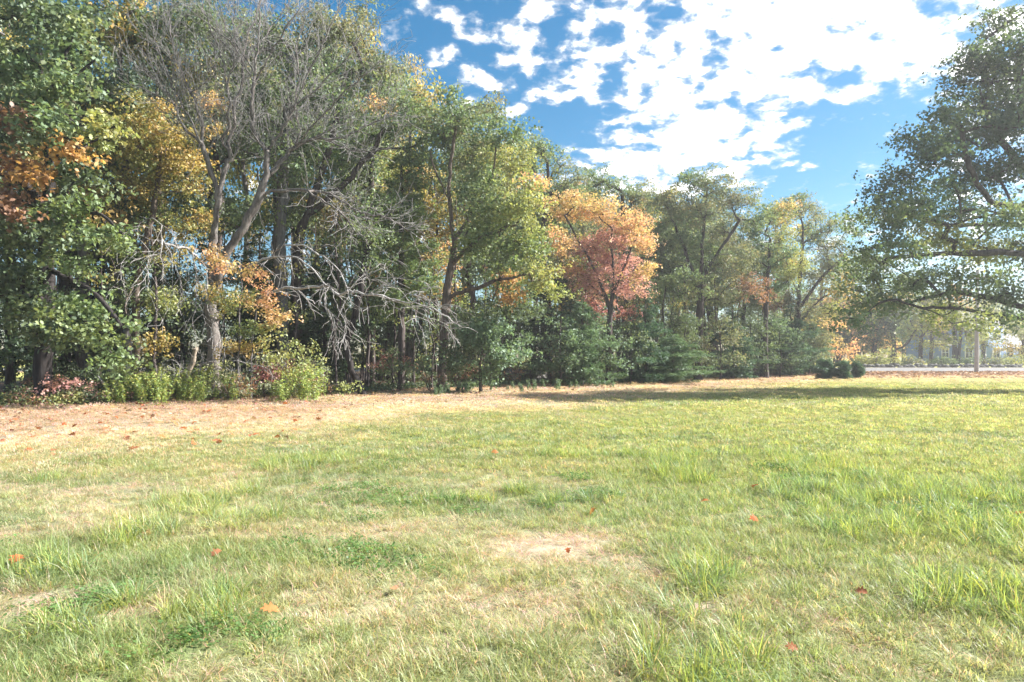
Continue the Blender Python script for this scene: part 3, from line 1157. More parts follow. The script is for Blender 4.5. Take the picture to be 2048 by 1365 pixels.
# name, label, depth, trunk, radius, lobes ...
tree("oak_tree", "tall straight oak with grey trunk rising between the far left oak and the yellow maple", 29.0, [(168, 790), (168, 600), (166, 420), (160, 250), (172, 100), (176, -40)], 0.24,
     [(190, 60, 90, 70, 'oakdark'), (280, 60, 90, 60, 'oak'), (330, 130, 60, 60, 'oak'), (250, 170, 60, 50, 'oakdark'), (130, 330, 80, 60, 'deep'), (210, 400, 60, 60, 'deep'), (380, 40, 70, 50, 'oakdark'), (220, -60, 200, 60, 'oak')], B_GREY, seed=3, size=0.15)
tree("maple_tree", "yellow and orange maple filling the space behind the bare tree's left side", 28.2, [(270, 795), (271, 700), (276, 560), (300, 450), (318, 340), (325, 250)], 0.16,
     [(300, 235, 60, 36, 'yellow'), (330, 300, 80, 50, 'yellow'), (300, 360, 70, 45, 'yellow'), (385, 350, 45, 45, 'yellow'), (340, 430, 90, 45, 'yellow'), (270, 430, 50, 40, 'maplegreen'), (390, 270, 40, 30, 'yellow'), (260, 520, 50, 40, 'maplegreen'),
      (330, 510, 60, 30, 'yellow'), (270, 600, 60, 40, 'maplegreen'), (330, 590, 40, 30, 'lime'), (320, 690, 40, 28, 'yellow'), (250, 300, 50, 60, 'maplegreen'), (430, 205, 16, 12, 'orange')], B_BROWN, seed=4, size=0.115, per=100, per_m2=2.0, spread=0.30,
     limbs=[[(276, 560), (255, 600, -.6), (250, 630, -1)], [(274, 610), (310, 600, -.6), (335, 590, -1)]])
tree("maple_sapling", "slender maple sapling with salmon-orange and yellow-green leaves below the bare tree", 25.4, [(477, 800), (476, 720), (479, 640), (484, 560), (480, 520)], 0.045,
     [(475, 540, 60, 28, 'orange'), (430, 515, 40, 22, 'orange'), (530, 600, 46, 34, 'orange'), (545, 640, 28, 26, 'orange'), (470, 600, 60, 30, 'lime'), (430, 580, 40, 30, 'yellow'), (500, 660, 40, 24, 'maplegreen'), (455, 690, 40, 18, 'yellow')], B_GREY, seed=5, size=0.10,
     per=80, per_m2=2.2, spread=0.24, rmin=0.006)
tree("young_tree", "thin pale-stemmed young tree beside the salmon maple sapling", 25.7, [(503, 800), (502, 740), (506, 680), (512, 620)], 0.035,
     [(520, 660, 40, 30, 'lime'), (560, 700, 40, 24, 'lime'), (510, 700, 30, 20, 'yellow')], B_GREY, seed=6, size=0.10, per=60, per_m2=2.0, spread=0.22, rmin=0.006)
tree("oak_tree", "oak with thick blue-grey trunk straight behind the bare tree", 31.5, [(566, 785), (565, 690), (563, 590), (560, 470), (568, 340), (574, 240), (580, 120)], 0.27,
     [(540, 60, 90, 60, 'oak'), (620, 60, 80, 60, 'olive'), (470, 110, 80, 70, 'oakdark'), (570, 170, 80, 60, 'oak'), (640, 170, 70, 70, 'oak'), (500, 250, 70, 60, 'oakdark'), (600, 330, 70, 60, 'oak'), (640, 280, 60, 50, 'oak'), (430, 30, 80, 50, 'oakdark'), (540, 440, 50, 40, 'maplegreen')],
     B_GREY, seed=7, per_m2=1.5, per=76, limbs=[[(563, 440), (530, 400, .5), (515, 340, .8)]])
tree("oak_tree", "oak with trunk leaning right and forking behind the bare tree's right limbs", 32.5, [(596, 785), (594, 640), (596, 500), (610, 440), (643, 412), (674, 383), (703, 355), (725, 322), (750, 300), (770, 240)], 0.22,
     [(690, 70, 55, 45, 'olive'), (700, 150, 80, 60, 'oak'), (760, 140, 50, 50, 'olive'), (790, 210, 70, 55, 'oak'), (840, 230, 50, 45, 'olive'), (740, 260, 70, 50, 'oak'), (810, 290, 60, 40, 'oak'), (660, 210, 60, 50, 'oak'), (720, 40, 30, 40, 'olive'), (640, 60, 50, 40, 'olive'), (690, 350, 50, 40, 'oak'), (745, 205, 30, 14, 'orange')],
     B_DARK, seed=8, per_m2=1.7, per=84, limbs=[[(605, 455), (622, 405), (650, 330), (670, 250), (690, 150)]])
tree("oak_tree", "broad light green oak with forked trunk left of the orange maple", 32.0, [(884, 783), (886, 700), (893, 600), (903, 531), (907, 487), (902, 432), (898, 380), (905, 300), (915, 230)], 0.21,
     [(905, 215, 50, 35, 'oak'), (955, 225, 55, 40, 'olive'), (1000, 260, 45, 45, 'oak'), (880, 270, 50, 50, 'oak'), (940, 300, 60, 50, 'olive'), (1010, 330, 65, 50, 'lime'), (960, 370, 60, 45, 'oak'), (1040, 400, 55, 50, 'lime'), (990, 430, 60, 45, 'maplegreen'), (1060, 470, 50, 40, 'lime'),
      (1030, 510, 60, 40, 'maplegreen'), (1085, 540, 42, 40, 'lime'), (960, 500, 50, 36, 'maplegreen'), (1040, 570, 60, 34, 'maplegreen'), (1100, 590, 32, 26, 'lime'), (1030, 610, 60, 30, 'oakdark'), (1010, 560, 14, 9, 'orange'), (1065, 365, 14, 9, 'orange'), (1025, 600, 12, 8, 'gold'), (850, 330, 40, 40, 'oak')],
     B_BROWN, seed=9, per_m2=2.2, per=92, limbs=[[(906, 500), (914, 474), (934, 443), (960, 400), (985, 350)], [(903, 531), (938, 496, -.4), (975, 470, -.8), (1030, 450, -1.2)], [(896, 590), (940, 580, -.6), (1000, 560, -1.2), (1060, 550, -1.6)], [(900, 400), (870, 340), (860, 300)]], size=0.135)
tree("maple_tree", "dark green understorey maple with drooping sprays under the broad light oak", 31.2, [(962, 781), (963, 730), (968, 680), (975, 640)], 0.07,
     [(985, 660, 50, 34, 'bluegreen'), (940, 680, 46, 34, 'bluegreen'), (1000, 700, 40, 28, 'bluegreen'), (910, 720, 40, 26, 'oakdark'), (960, 630, 50, 26, 'oakdark'), (1040, 690, 34, 24, 'bluegreen'), (980, 740, 26, 18, 'bluegreen')], B_BROWN, seed=10, per_m2=2.4, per=84, spread=0.27, size=0.14)
tree("maple_tree", "twin-stemmed golden maple glowing behind the feathery pine", 38.0, [(868, 773), (868, 650), (868, 553), (856, 500), (848, 432), (858, 388), (870, 330)], 0.13,
     [(870, 440, 50, 40, 'yellow'), (850, 500, 44, 44, 'yellow'), (890, 530, 40, 46, 'orange'), (860, 580, 44, 34, 'yellow'), (830, 420, 40, 34, 'olive'), (830, 350, 44, 34, 'orange'), (900, 590, 40, 30, 'gold')], B_DARK, seed=12, limbs=[[(868, 553), (872, 480), (874, 420), (868, 360)]], per_m2=1.3, per=70)
tree("maple_tree", "yellow-orange maple deep in the wood behind the leaning oak", 38.0, [(668, 774), (668, 650), (664, 540), (660, 470)], 0.14,
     [(650, 430, 60, 40, 'yellow'), (690, 460, 50, 40, 'orange'), (640, 490, 60, 40, 'lime'), (700, 420, 50, 34, 'yellow'), (660, 540, 60, 40, 'maplegreen'), (620, 400, 50, 40, 'lime'), (760, 400, 50, 34, 'olive'), (640, 600, 50, 40, 'maplegreen')], B_DARK, seed=13, per_m2=1.5, per=70)
tree("maple_tree", "coral and orange maple, the brightest autumn tree in the middle", 40.5, [(1216, 769), (1217, 700), (1221, 620), (1226, 560), (1222, 480)], 0.17,
     [(1130, 420, 42, 36, 'orange'), (1118, 480, 34, 40, 'orange'), (1170, 420, 40, 34, 'orange'), (1215, 430, 45, 32, 'orange'), (1260, 460, 44, 36, 'orange'), (1290, 490, 24, 36, 'orange'), (1220, 480, 45, 36, 'coral'), (1180, 500, 36, 36, 'coral'), (1245, 530, 46, 36, 'coral'), (1200, 560, 46, 34, 'coral'),
      (1255, 575, 38, 26, 'coral'), (1290, 545, 22, 30, 'orange'), (1200, 615, 42, 18, 'rose'), (1160, 560, 30, 24, 'coral'), (1135, 530, 22, 26, 'orange'), (1240, 625, 30, 12, 'rose')], B_DARK, seed=14, per_m2=2.3, per=96, size=0.115, spread=0.32,
     limbs=[[(1221, 620), (1190, 540), (1150, 470), (1130, 430)], [(1222, 600), (1250, 530), (1270, 480)]])
tree("oak_tree", "green oak on the skyline behind the orange maple's left side", 46.0, [(1085, 762), (1086, 600), (1090, 450), (1095, 350)], 0.22,
     [(1050, 300, 40, 40, 'oak'), (1090, 320, 44, 44, 'oak'), (1130, 350, 44, 34, 'olive'), (1100, 390, 60, 40, 'oak'), (1050, 370, 40, 46, 'oak'), (1150, 390, 34, 30, 'oak')], B_DARK, seed=15, per_m2=1.6, per=84)
tree("oak_tree", "green oak on the skyline behind the orange maple's right side", 50.0, [(1252, 758), (1252, 600), (1250, 480), (1245, 400)], 0.22,
     [(1200, 365, 44, 28, 'oak'), (1245, 385, 44, 34, 'oak'), (1290, 395, 36, 32, 'olive'), (1170, 400, 40, 34, 'oak'), (1310, 440, 34, 40, 'oakdark'), (1330, 500, 32, 50, 'oakdark'), (1180, 350, 30, 14, 'oak')], B_DARK, seed=16, per_m2=1.7, per=84)
tree("oak_tree", "wide olive oak with dark straight trunk right of the coral maple", 47.5, [(1396, 761), (1398, 680), (1401, 590), (1404, 500), (1410, 430), (1415, 380)], 0.25,
     [(1335, 400, 40, 38, 'olive'), (1375, 370, 44, 30, 'oak'), (1425, 365, 46, 30, 'olive'), (1475, 395, 46, 36, 'olive'), (1515, 430, 30, 40, 'oak'), (1400, 420, 60, 40, 'olive'), (1460, 460, 56, 40, 'olive'), (1350, 470, 50, 44, 'oak'), (1410, 500, 60, 36, 'oak'), (1330, 540, 40, 40, 'oakdark'),
      (1470, 530, 50, 36, 'olive'), (1370, 570, 50, 36, 'oak'), (1440, 590, 56, 30, 'olive'), (1500, 580, 34, 34, 'brown'), (1360, 640, 40, 26, 'oakdark')], B_DARK, seed=17, per_m2=1.9, per=76, limbs=[[(1401, 590), (1370, 500), (1340, 430)], [(1402, 560), (1440, 500), (1480, 440)]])
tree("maple_tree", "soft yellow-green maple standing out between the two right-hand oaks", 52.0, [(1532, 755), (1532, 650), (1535, 560), (1540, 480)], 0.16,
     [(1550, 430, 40, 28, 'lime'), (1520, 465, 38, 34, 'bluegreen'), (1565, 480, 40, 34, 'lime'), (1540, 520, 50, 36, 'bluegreen'), (1590, 530, 36, 36, 'lime'), (1560, 570, 46, 26, 'bluegreen'), (1575, 415, 22, 14, 'orange'), (1500, 520, 30, 30, 'olive')], B_DARK, seed=18, per_m2=1.6, per=84)
tree("oak_tree", "last tall oak at the right end of the wood with spreading dark limbs", 58.0, [(1592, 751), (1594, 680), (1597, 600), (1602, 530), (1606, 460)], 0.26,
     [(1580, 405, 40, 22, 'oak'), (1620, 415, 36, 28, 'olive'), (1655, 450, 34, 34, 'olive'), (1620, 470, 44, 34, 'oak'), (1670, 510, 40, 40, 'olive'), (1630, 550, 44, 36, 'olive'), (1680, 570, 36, 36, 'yellow'), (1700, 480, 24, 34, 'oak'), (1600, 610, 44, 30, 'olive'), (1660, 620, 40, 26, 'lime'), (1550, 600, 36, 26, 'brown')],
     B_DARK, seed=19, per_m2=1.7, per=72, limbs=[[(1596, 620), (1640, 560), (1680, 520)], [(1597, 590), (1570, 520), (1560, 450)], [(1595, 650), (1640, 600), (1690, 575)]])

# the great backlit oak at the right, its trunk outside the frame
tree("oak_tree", "great spreading oak on the right with long level limbs against the sky", 31.0, [(2165, 786), (2163, 700), (2160, 600), (2155, 480), (2150, 360), (2140, 240), (2130, 120)], 0.48,
     [(2040, 85, 50, 46, 'deep'), (2010, 130, 60, 50, 'oakdark'), (1950, 150, 44, 44, 'deep'), (1960, 215, 60, 50, 'deep'), (1905, 215, 36, 36, 'oakdark'), (1920, 280, 56, 44, 'deep'), (2020, 250, 60, 60, 'deep'), (1855, 320, 56, 32, 'deep'), (1790, 355, 46, 28, 'oakdark'), (1745, 395, 34, 30, 'deep'),  # upper lobes get darker leaves, painting in the backlit silhouette
      (1910, 360, 70, 36, 'deep'), (2000, 340, 60, 46, 'deep'), (1840, 400, 70, 34, 'oak'), (1780, 440, 60, 32, 'oak'), (1940, 420, 70, 30, 'deep'), (2020, 440, 60, 40, 'oak'), (1880, 475, 80, 28, 'lime'), (1800, 500, 60, 30, 'oak'), (1970, 500, 70, 30, 'lime'), (2040, 520, 50, 40, 'oakdark'),
      (1740, 540, 50, 30, 'oak'), (1830, 560, 70, 28, 'oak'), (1920, 560, 70, 26, 'oakdark'), (2000, 580, 60, 28, 'oakdark'), (1730, 600, 40, 24, 'oak'), (1790, 610, 50, 20, 'oak'), (1870, 625, 50, 14, 'lime'), (1690, 640, 30, 16, 'oak'), (1722, 440, 26, 30, 'oak'), (1715, 500, 30, 24, 'oak'), (1700, 570, 26, 24, 'oak'), (1950, 640, 50, 14, 'lime'), (2020, 640, 40, 14, 'oak'),
      (1990, 60, 44, 34, 'oakdark'), (1930, 115, 26, 24, 'oakdark'), (2060, 170, 60, 60, 'oakdark'), (1880, 270, 34, 30, 'oakdark'), (1830, 290, 40, 26, 'oakdark'), (2200, 100, 120, 80, 'oakdark'), (2220, 300, 120, 100, 'oakdark'), (2240, 500, 120, 80, 'oakdark'), (2150, 20, 80, 50, 'oakdark')],
     B_DARK, seed=20, per_m2=2.3, per=86, spread=0.42, size=0.145, depth=1.3, limb_w=10, rmin=0.012,
     limbs=[[(2162, 660), (2100, 648, -.5), (2048, 640, -.8), (1974, 627, -1), (1919, 618, -1.2), (1864, 616, -1.4), (1833, 614, -1.4), (1793, 600, -1.2), (1760, 605, -1)], [(2160, 630), (2048, 616, .6), (1996, 600, .8), (1930, 585, 1), (1880, 590, 1.2)],
            [(2156, 540), (2048, 509, 0), (1940, 508, -.4), (1797, 513, -.8), (1760, 529, -1)], [(2154, 480), (2048, 451, 1), (1920, 451, 1.2), (1862, 447, 1.4), (1800, 420, 1.5)], [(2152, 440), (2048, 412, -1), (1994, 410, -1.2), (1953, 365, -1.6), (1930, 300, -1.8), (1920, 250, -1.8)],
            [(2150, 360), (2080, 280), (2040, 190), (2035, 100)], [(2150, 400), (2040, 330, 1), (1980, 240, 1.4), (1960, 180, 1.5)], [(2156, 500), (2250, 420, 1), (2300, 330, 1.5)], [(2154, 420), (2160, 330, -3), (2150, 260, -5)]])

# beyond the road
far_label = ["dark double-stemmed tree leaning beyond the road, left of the blue house", "forked tree beyond the road at the blue house's left corner", "slim dark tree beyond the road next to the forked tree",
             "twin-trunked tree in front of the blue house", "slim tree beyond the road right of the utility pole", "tree beyond the road at the right edge of the view"]
for k, (u, fork, lobes) in enumerate([
        (1786, [[(1790, 700), (1812, 690), (1830, 660)], [(1795, 734), (1788, 690), (1780, 650)]], [(1760, 640, 40, 24, 'lime'), (1800, 620, 40, 24, 'olive'), (1820, 660, 26, 18, 'lime'), (1770, 600, 30, 24, 'orange')]),
        (1841, [[(1841, 680), (1826, 655), (1820, 640)], [(1841, 680), (1855, 660), (1862, 640)]], [(1840, 640, 40, 26, 'lime'), (1820, 670, 26, 14, 'lime'), (1850, 690, 24, 12, 'lime'), (1860, 610, 30, 26, 'olive')]),
        (1862, [], [(1870, 650, 30, 26, 'yellow'), (1880, 690, 26, 12, 'lime'), (1870, 610, 26, 20, 'lime')]),
        (1908, [[(1916, 736), (1919, 690), (1924, 650)]], [(1910, 630, 40, 26, 'lime'), (1940, 660, 30, 20, 'lime'), (1900, 680, 26, 14, 'lime'), (1920, 590, 30, 24, 'gold')]),
        (1966, [], [(1970, 640, 36, 28, 'lime'), (1985, 680, 30, 20, 'lime'), (1950, 690, 20, 12, 'lime')]),
        (2046, [[(2046, 690), (2030, 650)]], [(2040, 650, 36, 30, 'lime'), (2020, 700, 28, 16, 'yellow'), (2060, 690, 30, 24, 'lime')])]):
    tree("roadside_tree", far_label[k], 86.0 + 1.5 * (k % 3), [(u, 735), (u + 1, 700), (u + 2, 660), (u + 3, 610)], 0.34 if k in (0, 3) else 0.24, [l for l in lobes], B_DARK, seed=40 + k, per_m2=0.75, per=80, spread=0.6, size=0.20, limbs=fork, rmin=0.03,
         group="trees beyond the road", step=0.7)
for k, (u, Y, w, pal, lab) in enumerate(((1822, 82.0, 1.0, 'olive', "brownish shrub by the road left of the forked tree"), (1882, 83.0, 1.1, 'oakdark', "dark shrub before the blue house's left windows"), (1940, 84.0, 1.2, 'oakdark', "dark shrub before the blue house, behind the utility pole"), (1990, 83.0, 1.0, 'olive', "olive shrub by the road right of the utility pole"),
                                        (2030, 84.0, 1.1, 'lime', "yellow-green shrub by the road at the right edge"))):
    tree("roadside_shrub", lab, Y, [(u, 737), (u, 728), (u + 1, 718)], 0.08, [(u - 9 * w, 727, 11 * w, 6, pal), (u + 9 * w, 726, 11 * w, 7, pal), (u, 722, 10 * w, 5, pal)], B_DARK, seed=60 + k, per_m2=1.2, per=60, size=0.19, spread=0.45, cat="shrub", group="shrubs beyond the road")
tree("maple_tree", "small bright orange maple at the right end of the wood", 64.0, [(1668, 748), (1668, 720), (1672, 690)], 0.10, [(1690, 705, 26, 22, 'orange'), (1660, 690, 26, 22, 'orange'), (1640, 660, 26, 26, 'yellow'), (1665, 650, 26, 20, 'orange')], B_DARK, seed=50, per_m2=1.0, per=80, size=0.16, spread=0.4)
tree("yellow_shrub", "spreading yellow-green shrub beside the road", 80.0, [(1752, 737), (1752, 725), (1754, 715)], 0.10, [(1745, 718, 36, 14, 'lime'), (1770, 712, 24, 14, 'lime'), (1730, 725, 26, 10, 'lime')], B_DARK, seed=51, per_m2=1.2, per=90, size=0.17, spread=0.4, cat="shrub")
tree("maple_tree", "small orange maple beyond the road, behind the yellow-green shrub", 92.0, [(1760, 734), (1760, 700), (1762, 660)], 0.16, [(1755, 670, 26, 24, 'orange'), (1775, 690, 18, 18, 'orange'), (1740, 690, 18, 16, 'olive')], B_DARK, seed=52, per_m2=0.7, per=70, size=0.22, spread=0.5)


# ------------------------------------------------------------------ conifers
def conifer_mesh(h, rad, seed, pal, low=0.08, dense=1.0, nl=0.20, droop=0.25, feathery=False):
    rs = np.random.default_rng(seed)
    sk = Skel()
    prev = -1
    zs = np.linspace(0, h, max(6, int(h / 0.4)))
    for z in zs:
        prev = sk.addp((rs.normal(0, 0.02), rs.normal(0, 0.02), z), prev, 0.0)
    sk.w[-1] = 1
    lp = []
    ld = []
    z = h * low
    while z < h * 0.985:
        q = (z / h - low) / (1 - low)
        L0 = rad * max(0.0, 1 - max(q, 0.0) ** 1.7) ** 0.9 * min(1.0, 0.6 + q * 1.6) * rs.uniform(0.55, 1.15) + 0.10
        nb = int(rs.integers(4, 7))
        a0 = rs.uniform(0, 6.28)
        for b in range(nb):
            if rs.random() < 0.22:
                continue
            L = L0 * rs.uniform(0.6, 1.12) * (1.0 + 0.35 * math.sin(a0 * 0 + b * 6.283 / nb + 3 * z))
            a = a0 + b / nb * 6.283 + rs.normal(0, 0.2)
            d = np.array([math.cos(a), math.sin(a), 0.28 if feathery else 0.10])
            cur = np.array([0, 0, z])
            k0 = int(np.argmin(np.abs(zs - z)))
            pr = k0
            m = max(3, int(L / 0.28))
            for k in range(m):
                d = d / np.linalg.norm(d)
                cur = cur + d * L / m
                d = d + np.array([rs.normal(0, .08), rs.normal(0, .08), -droop / m * 1.2 + (0.10 if k > m * 0.6 else 0)])
                pr = sk.addp(cur, pr)
                t = (k + 1) / m
                nn = int(dense * (3 + 9 * (1 - abs(t - 0.6))) * (L / m) / 0.28)
                side = np.cross(d, UPV)
                side /= np.linalg.norm(side) + 1e-9
                wdt = 0.42 * L * (1.15 - t) * rs.uniform(0.6, 1.1)
                for s in range(nn):
                    x = rs.uniform(-1, 1)
                    p = cur + side * x * wdt + d * abs(x) * wdt * 0.5 + UPV * rs.normal(0, 0.05) - UPV * abs(x) * wdt * 0.12
                    lp.append(p)
                    ld.append(d + side * np.sign(x) * 0.8)
            sk.w[pr] += 0.6
        z += min(0.26 + 0.10 * h / 8, h / 11) * rs.uniform(0.7, 1.3)
    lp = np.array(lp)
    ld = np.array(ld)
    # needle tufts
    k = 5
    lp = np.repeat(lp, k, 0) + rs.normal(0, 0.05, (len(lp) * k, 3))
    ld = np.repeat(ld, k, 0) + rs.normal(0, 0.5, (len(lp), 3))
    pl = PAL[pal]
    c = pl[rs.integers(len(pl), size=len(lp))] * rs.uniform(0.75, 1.25, (len(lp), 1))
    V, Fq, C = leaf_batch(lp, nl * rs.uniform(0.7, 1.2, len(lp)), T_NEEDLE, c, rs, 0.7, 0.1, ld)
    r = radii(sk, 0.011 * h + 0.03, rmin=0.006, flare=0.3)
    tv, tf = tubes(sk, r, rs=rs)
    mt = make_mesh("trunk", tv, tf)
    smooth(mt)
    return mt, make_mesh("foliage", V, Fq, C)


def conifer(name, label, u, Y, meshes, sc=(1, 1, 1), rz=0.0, group=None, bark=None, cat="tree"):
    x, y = px(u, HOR, Y)[:2]
    root = thing(name, label, cat, (x, y, gzf(x, y) - 0.05), group)
    root.scale = sc
    root.rotation_euler = (0, 0, rz)
    add("trunk", meshes[0], bark or B_DARK, root)
    f = add("foliage", meshes[1], M_NEEDLE, root)
    f["kind"] = "stuff"
    return root


HEM_A = conifer_mesh(6.2, 1.9, 301, 'pine', 0.05, 1.0)
HEM_B = conifer_mesh(5.0, 2.0, 302, 'bluegreen', 0.06, 1.0)
HEM_C = conifer_mesh(8.5, 2.2, 303, 'deep', 0.10, 0.9)
PIN_A = conifer_mesh(13.0, 2.6, 304, 'pinelight', 0.34, 0.9, 0.24, 0.1, True)
SAP_A = conifer_mesh(1.35, 0.62, 305, 'pine', 0.05, 2.6, 0.15, 0.0, True)
SAP_B = conifer_mesh(1.30, 0.52, 306, 'pine', 0.05, 2.6, 0.15, 0.0, True)

conifer("pine_tree", "feathery white pine with dark trunk left of the twin-stemmed golden maple", 803, 33.5, PIN_A, (1.0, 1.0, 0.92), 0.4)
conifer("pine_tree", "feathery white pine behind the dead limb's tip", 745, 36.0, PIN_A, (0.9, 0.9, 0.8), 2.2)
conifer("hemlock_tree", "low dark evergreen under the coral maple's left side", 1165, 38.0, HEM_B, (1.0, 1.0, 0.95), 0.0)
conifer("hemlock_tree", "evergreen beside the coral maple's trunk on its right", 1290, 41.5, HEM_A, (1.05, 1.05, 0.95), 1.0)
conifer("hemlock_tree", "wide low evergreen sweeping onto the field right of the coral maple", 1345, 42.5, HEM_B, (1.25, 1.25, 0.62), 2.1)
conifer("hemlock_tree", "dark evergreen right of the wide olive oak's trunk", 1465, 50.0, HEM_A, (1.25, 1.25, 0.85), 3.0)
conifer("hemlock_tree", "broad dark evergreen in the shade of the soft yellow-green maple", 1525, 55.0, HEM_C, (1.3, 1.3, 0.62), 4.0)
conifer("hemlock_tree", "dark evergreen at the foot of the last tall oak", 1582, 56.5, HEM_A, (1.3, 1.3, 0.95), 5.0)
conifer("hemlock_tree", "small dark evergreen at the right end of the wood", 1628, 60.0, HEM_B, (1.0, 1.0, 0.9), 0.7)
conifer("hemlock_tree", "hemlock behind the low dark evergreen left of the coral maple", 1100, 41.0, HEM_C, (1, 1, 0.9), 1.7)
conifer("hemlock_tree", "dark hemlock behind the far left oak's trunk", 20, 27.5, HEM_C, (1.2, 1.2, 1.1), 0.3)
conifer("hemlock_tree", "dark hemlock between the far left oak and the yellow maple", 205, 31.0, HEM_C, (1.2, 1.2, 1.0), 2.6)
conifer("hemlock_tree", "dark hemlock behind the maple sapling", 520, 33.0, HEM_C, (1.1, 1.1, 0.9), 1.2)
conifer("hemlock_tree", "hemlock between the black crooked trunk and the bare tree", 650, 33.5, HEM_C, (1.0, 1.0, 0.85), 5.2)
conifer("pine_sapling", "leftmost and widest of the three young pines on the field", 1652, 49.0, SAP_A, (1.25, 1.25, 1.08), 0.3, "three young pines on the field", cat="pine")
conifer("pine_sapling", "middle one of the three young pines on the field", 1687, 48.5, SAP_B, (1.15, 1.15, 1.0), 1.3, "three young pines on the field", cat="pine")
conifer("pine_sapling", "rightmost and smallest of the three young pines on the field", 1713, 50.5, SAP_B, (1.0, 1.0, 0.98), 3.1, "three young pines on the field", cat="pine")


for k, (u, Y, pal, lab) in enumerate(((1120, 37.0, 'bluegreen', "leafy dark green understorey tree left of the coral maple's trunk"), (1195, 39.0, 'bluegreen', "spreading blue-green understorey tree at the coral maple's foot"), (1262, 41.0, 'oakdark', "dark understorey tree just right of the coral maple's trunk"),
                                     (1370, 45.0, 'oakdark', "leafy understorey tree left of the wide olive oak's trunk"), (1440, 47.5, 'olive', "olive understorey tree right of the wide olive oak's trunk"), (1500, 51.0, 'oakdark', "leafy dark understorey tree under the soft yellow-green maple"), (1560, 54.0, 'bluegreen', "blue-green understorey tree left of the last tall oak"), (1618, 58.0, 'olive', "olive understorey tree right of the last tall oak's trunk"))):
    q = Y / 40.0
    tree("understorey_tree", lab, Y, [(u, 770), (u + 2, 720), (u - 1, 670), (u + 3, 640)], 0.06, [(u - 26, 690, 30, 22, pal), (u + 22, 680, 32, 24, pal), (u, 645, 30, 22, pal), (u + 34, 720, 26, 14, pal), (u - 30, 728, 28, 14, pal), (u + 4, 715, 30, 16, 'oakdark')], B_DARK, seed=340 + k, per_m2=1.7, per=66, size=0.13)


# black crooked trunk leaning out of the wood
def build_crooked():
    rs = np.random.default_rng(77)
    Y = 28.8
    trunk = [(727, 790), (716, 765), (703, 740), (698, 715), (692, 690), (699, 668), (707, 645), (711, 620), (720, 600), (722, 560), (735, 500), (740, 440)]
    tree("crooked_tree", "black crooked trunk bending out of the wood onto the field edge", Y, trunk, 0.13,
         [(745, 420, 40, 30, 'oak'), (720, 470, 36, 26, 'maplegreen'), (770, 480, 36, 26, 'oakdark'), (740, 530, 34, 24, 'oakdark')], B_BLACK, seed=78, per_m2=1.5, per=70)


build_crooked()


# ------------------------------------------------------------------ trees deeper in the wood
def local_tree(name, label, h, r0, lobes, bark, seed, per_m2=2.0, per=120, size=0.15, spread=0.38, lean=0.0, cat="tree", group=None, rmin=0.01):
    rs = np.random.default_rng(seed)

    def conv(x, z, dy=0.0):
        return np.array([x, dy, z])
    tr = [np.zeros(3)]
    for k in range(1, 7):
        tr.append(np.array([lean * (k / 6) ** 1.5 + rs.normal(0, 0.012 * h), rs.normal(0, 0.012 * h), h * 0.93 * k / 6]))
    T, pid = lobe_targets(lobes, conv, per_m2, rs, 1.0)
    sk = grow(tr, [], T, rs, 0.5)
    r = radii(sk, r0, rmin=rmin)
    root = thing(name, label, cat, (0, 0, 0), group)
    finish_tree(root, sk, r, np.zeros(3), bark, T, pid, per, spread, size, T_SIMPLE, rs)
    return root


rs = np.random.default_rng(500)
deep_protos = []
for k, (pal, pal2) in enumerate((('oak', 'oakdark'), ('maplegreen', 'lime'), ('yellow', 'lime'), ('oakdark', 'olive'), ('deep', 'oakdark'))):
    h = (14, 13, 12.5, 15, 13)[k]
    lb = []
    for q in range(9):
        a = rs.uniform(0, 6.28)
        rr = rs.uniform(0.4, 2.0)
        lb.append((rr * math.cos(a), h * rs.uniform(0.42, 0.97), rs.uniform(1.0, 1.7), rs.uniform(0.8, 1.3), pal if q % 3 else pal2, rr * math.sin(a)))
    deep_protos.append(local_tree("woodland_tree", ("tall green woodland tree standing deeper among the trunks", "tall yellow-green woodland tree standing deeper among the trunks", "tall yellow woodland tree standing deeper among the trunks",
                                                     "tall olive woodland tree standing deeper among the trunks", "tall dark-leaved woodland tree standing deeper among the trunks")[k], h, 0.17, lb, (B_DARK, B_BROWN, B_GREY, B_DARK, B_DARK)[k], 510 + k, group="trees deeper in the wood"))
pole_protos = []
for k in range(4):
    h = (8.5, 7.0, 9.5, 6.0)[k]
    lb = [(rs.normal(0, 0.5), h * z_, rs.uniform(0.5, 1.0), rs.uniform(0.35, 0.7), p, rs.normal(0, 0.5)) for z_, p in zip((0.95, 0.8, 0.66, 0.5, 0.38), (('oak', 'oak', 'oakdark', 'maplegreen', 'oakdark'), ('lime', 'yellow', 'maplegreen', 'lime', 'oakdark'),
                                                                                                                            ('oakdark', 'olive', 'oak', 'oak', 'deep'), ('orange', 'yellow', 'lime', 'maplegreen', 'lime'))[k])]
    pole_protos.append(local_tree("pole_tree", ("slender dark-stemmed young tree among the trunks of the wood", "slender young tree with yellowing leaves among the trunks of the wood", "tall slender stem with thin olive leaves among the trunks of the wood",
                                                "short slender young tree with orange and yellow leaves in the wood")[k], h, 0.055, lb, B_DARK, 530 + k, per_m2=1.6, per=50, size=0.12, spread=0.3, lean=rs.normal(0, 0.3), group="slender stems inside the wood"))


USED = set()
PLACED = []
SKY_U = (-200, 0, 400, 700, 760, 800, 870, 950, 1000, 1050, 1100, 1150, 1200, 1300, 1340, 1420, 1500, 1530, 1580, 1650, 1700)
SKY_V = (-80, -60, -40, 0, 70, 110, 170, 185, 215, 255, 295, 325, 350, 372, 360, 345, 380, 410, 395, 415, 440)
DEEP_H = (14, 13, 12.5, 15, 13)


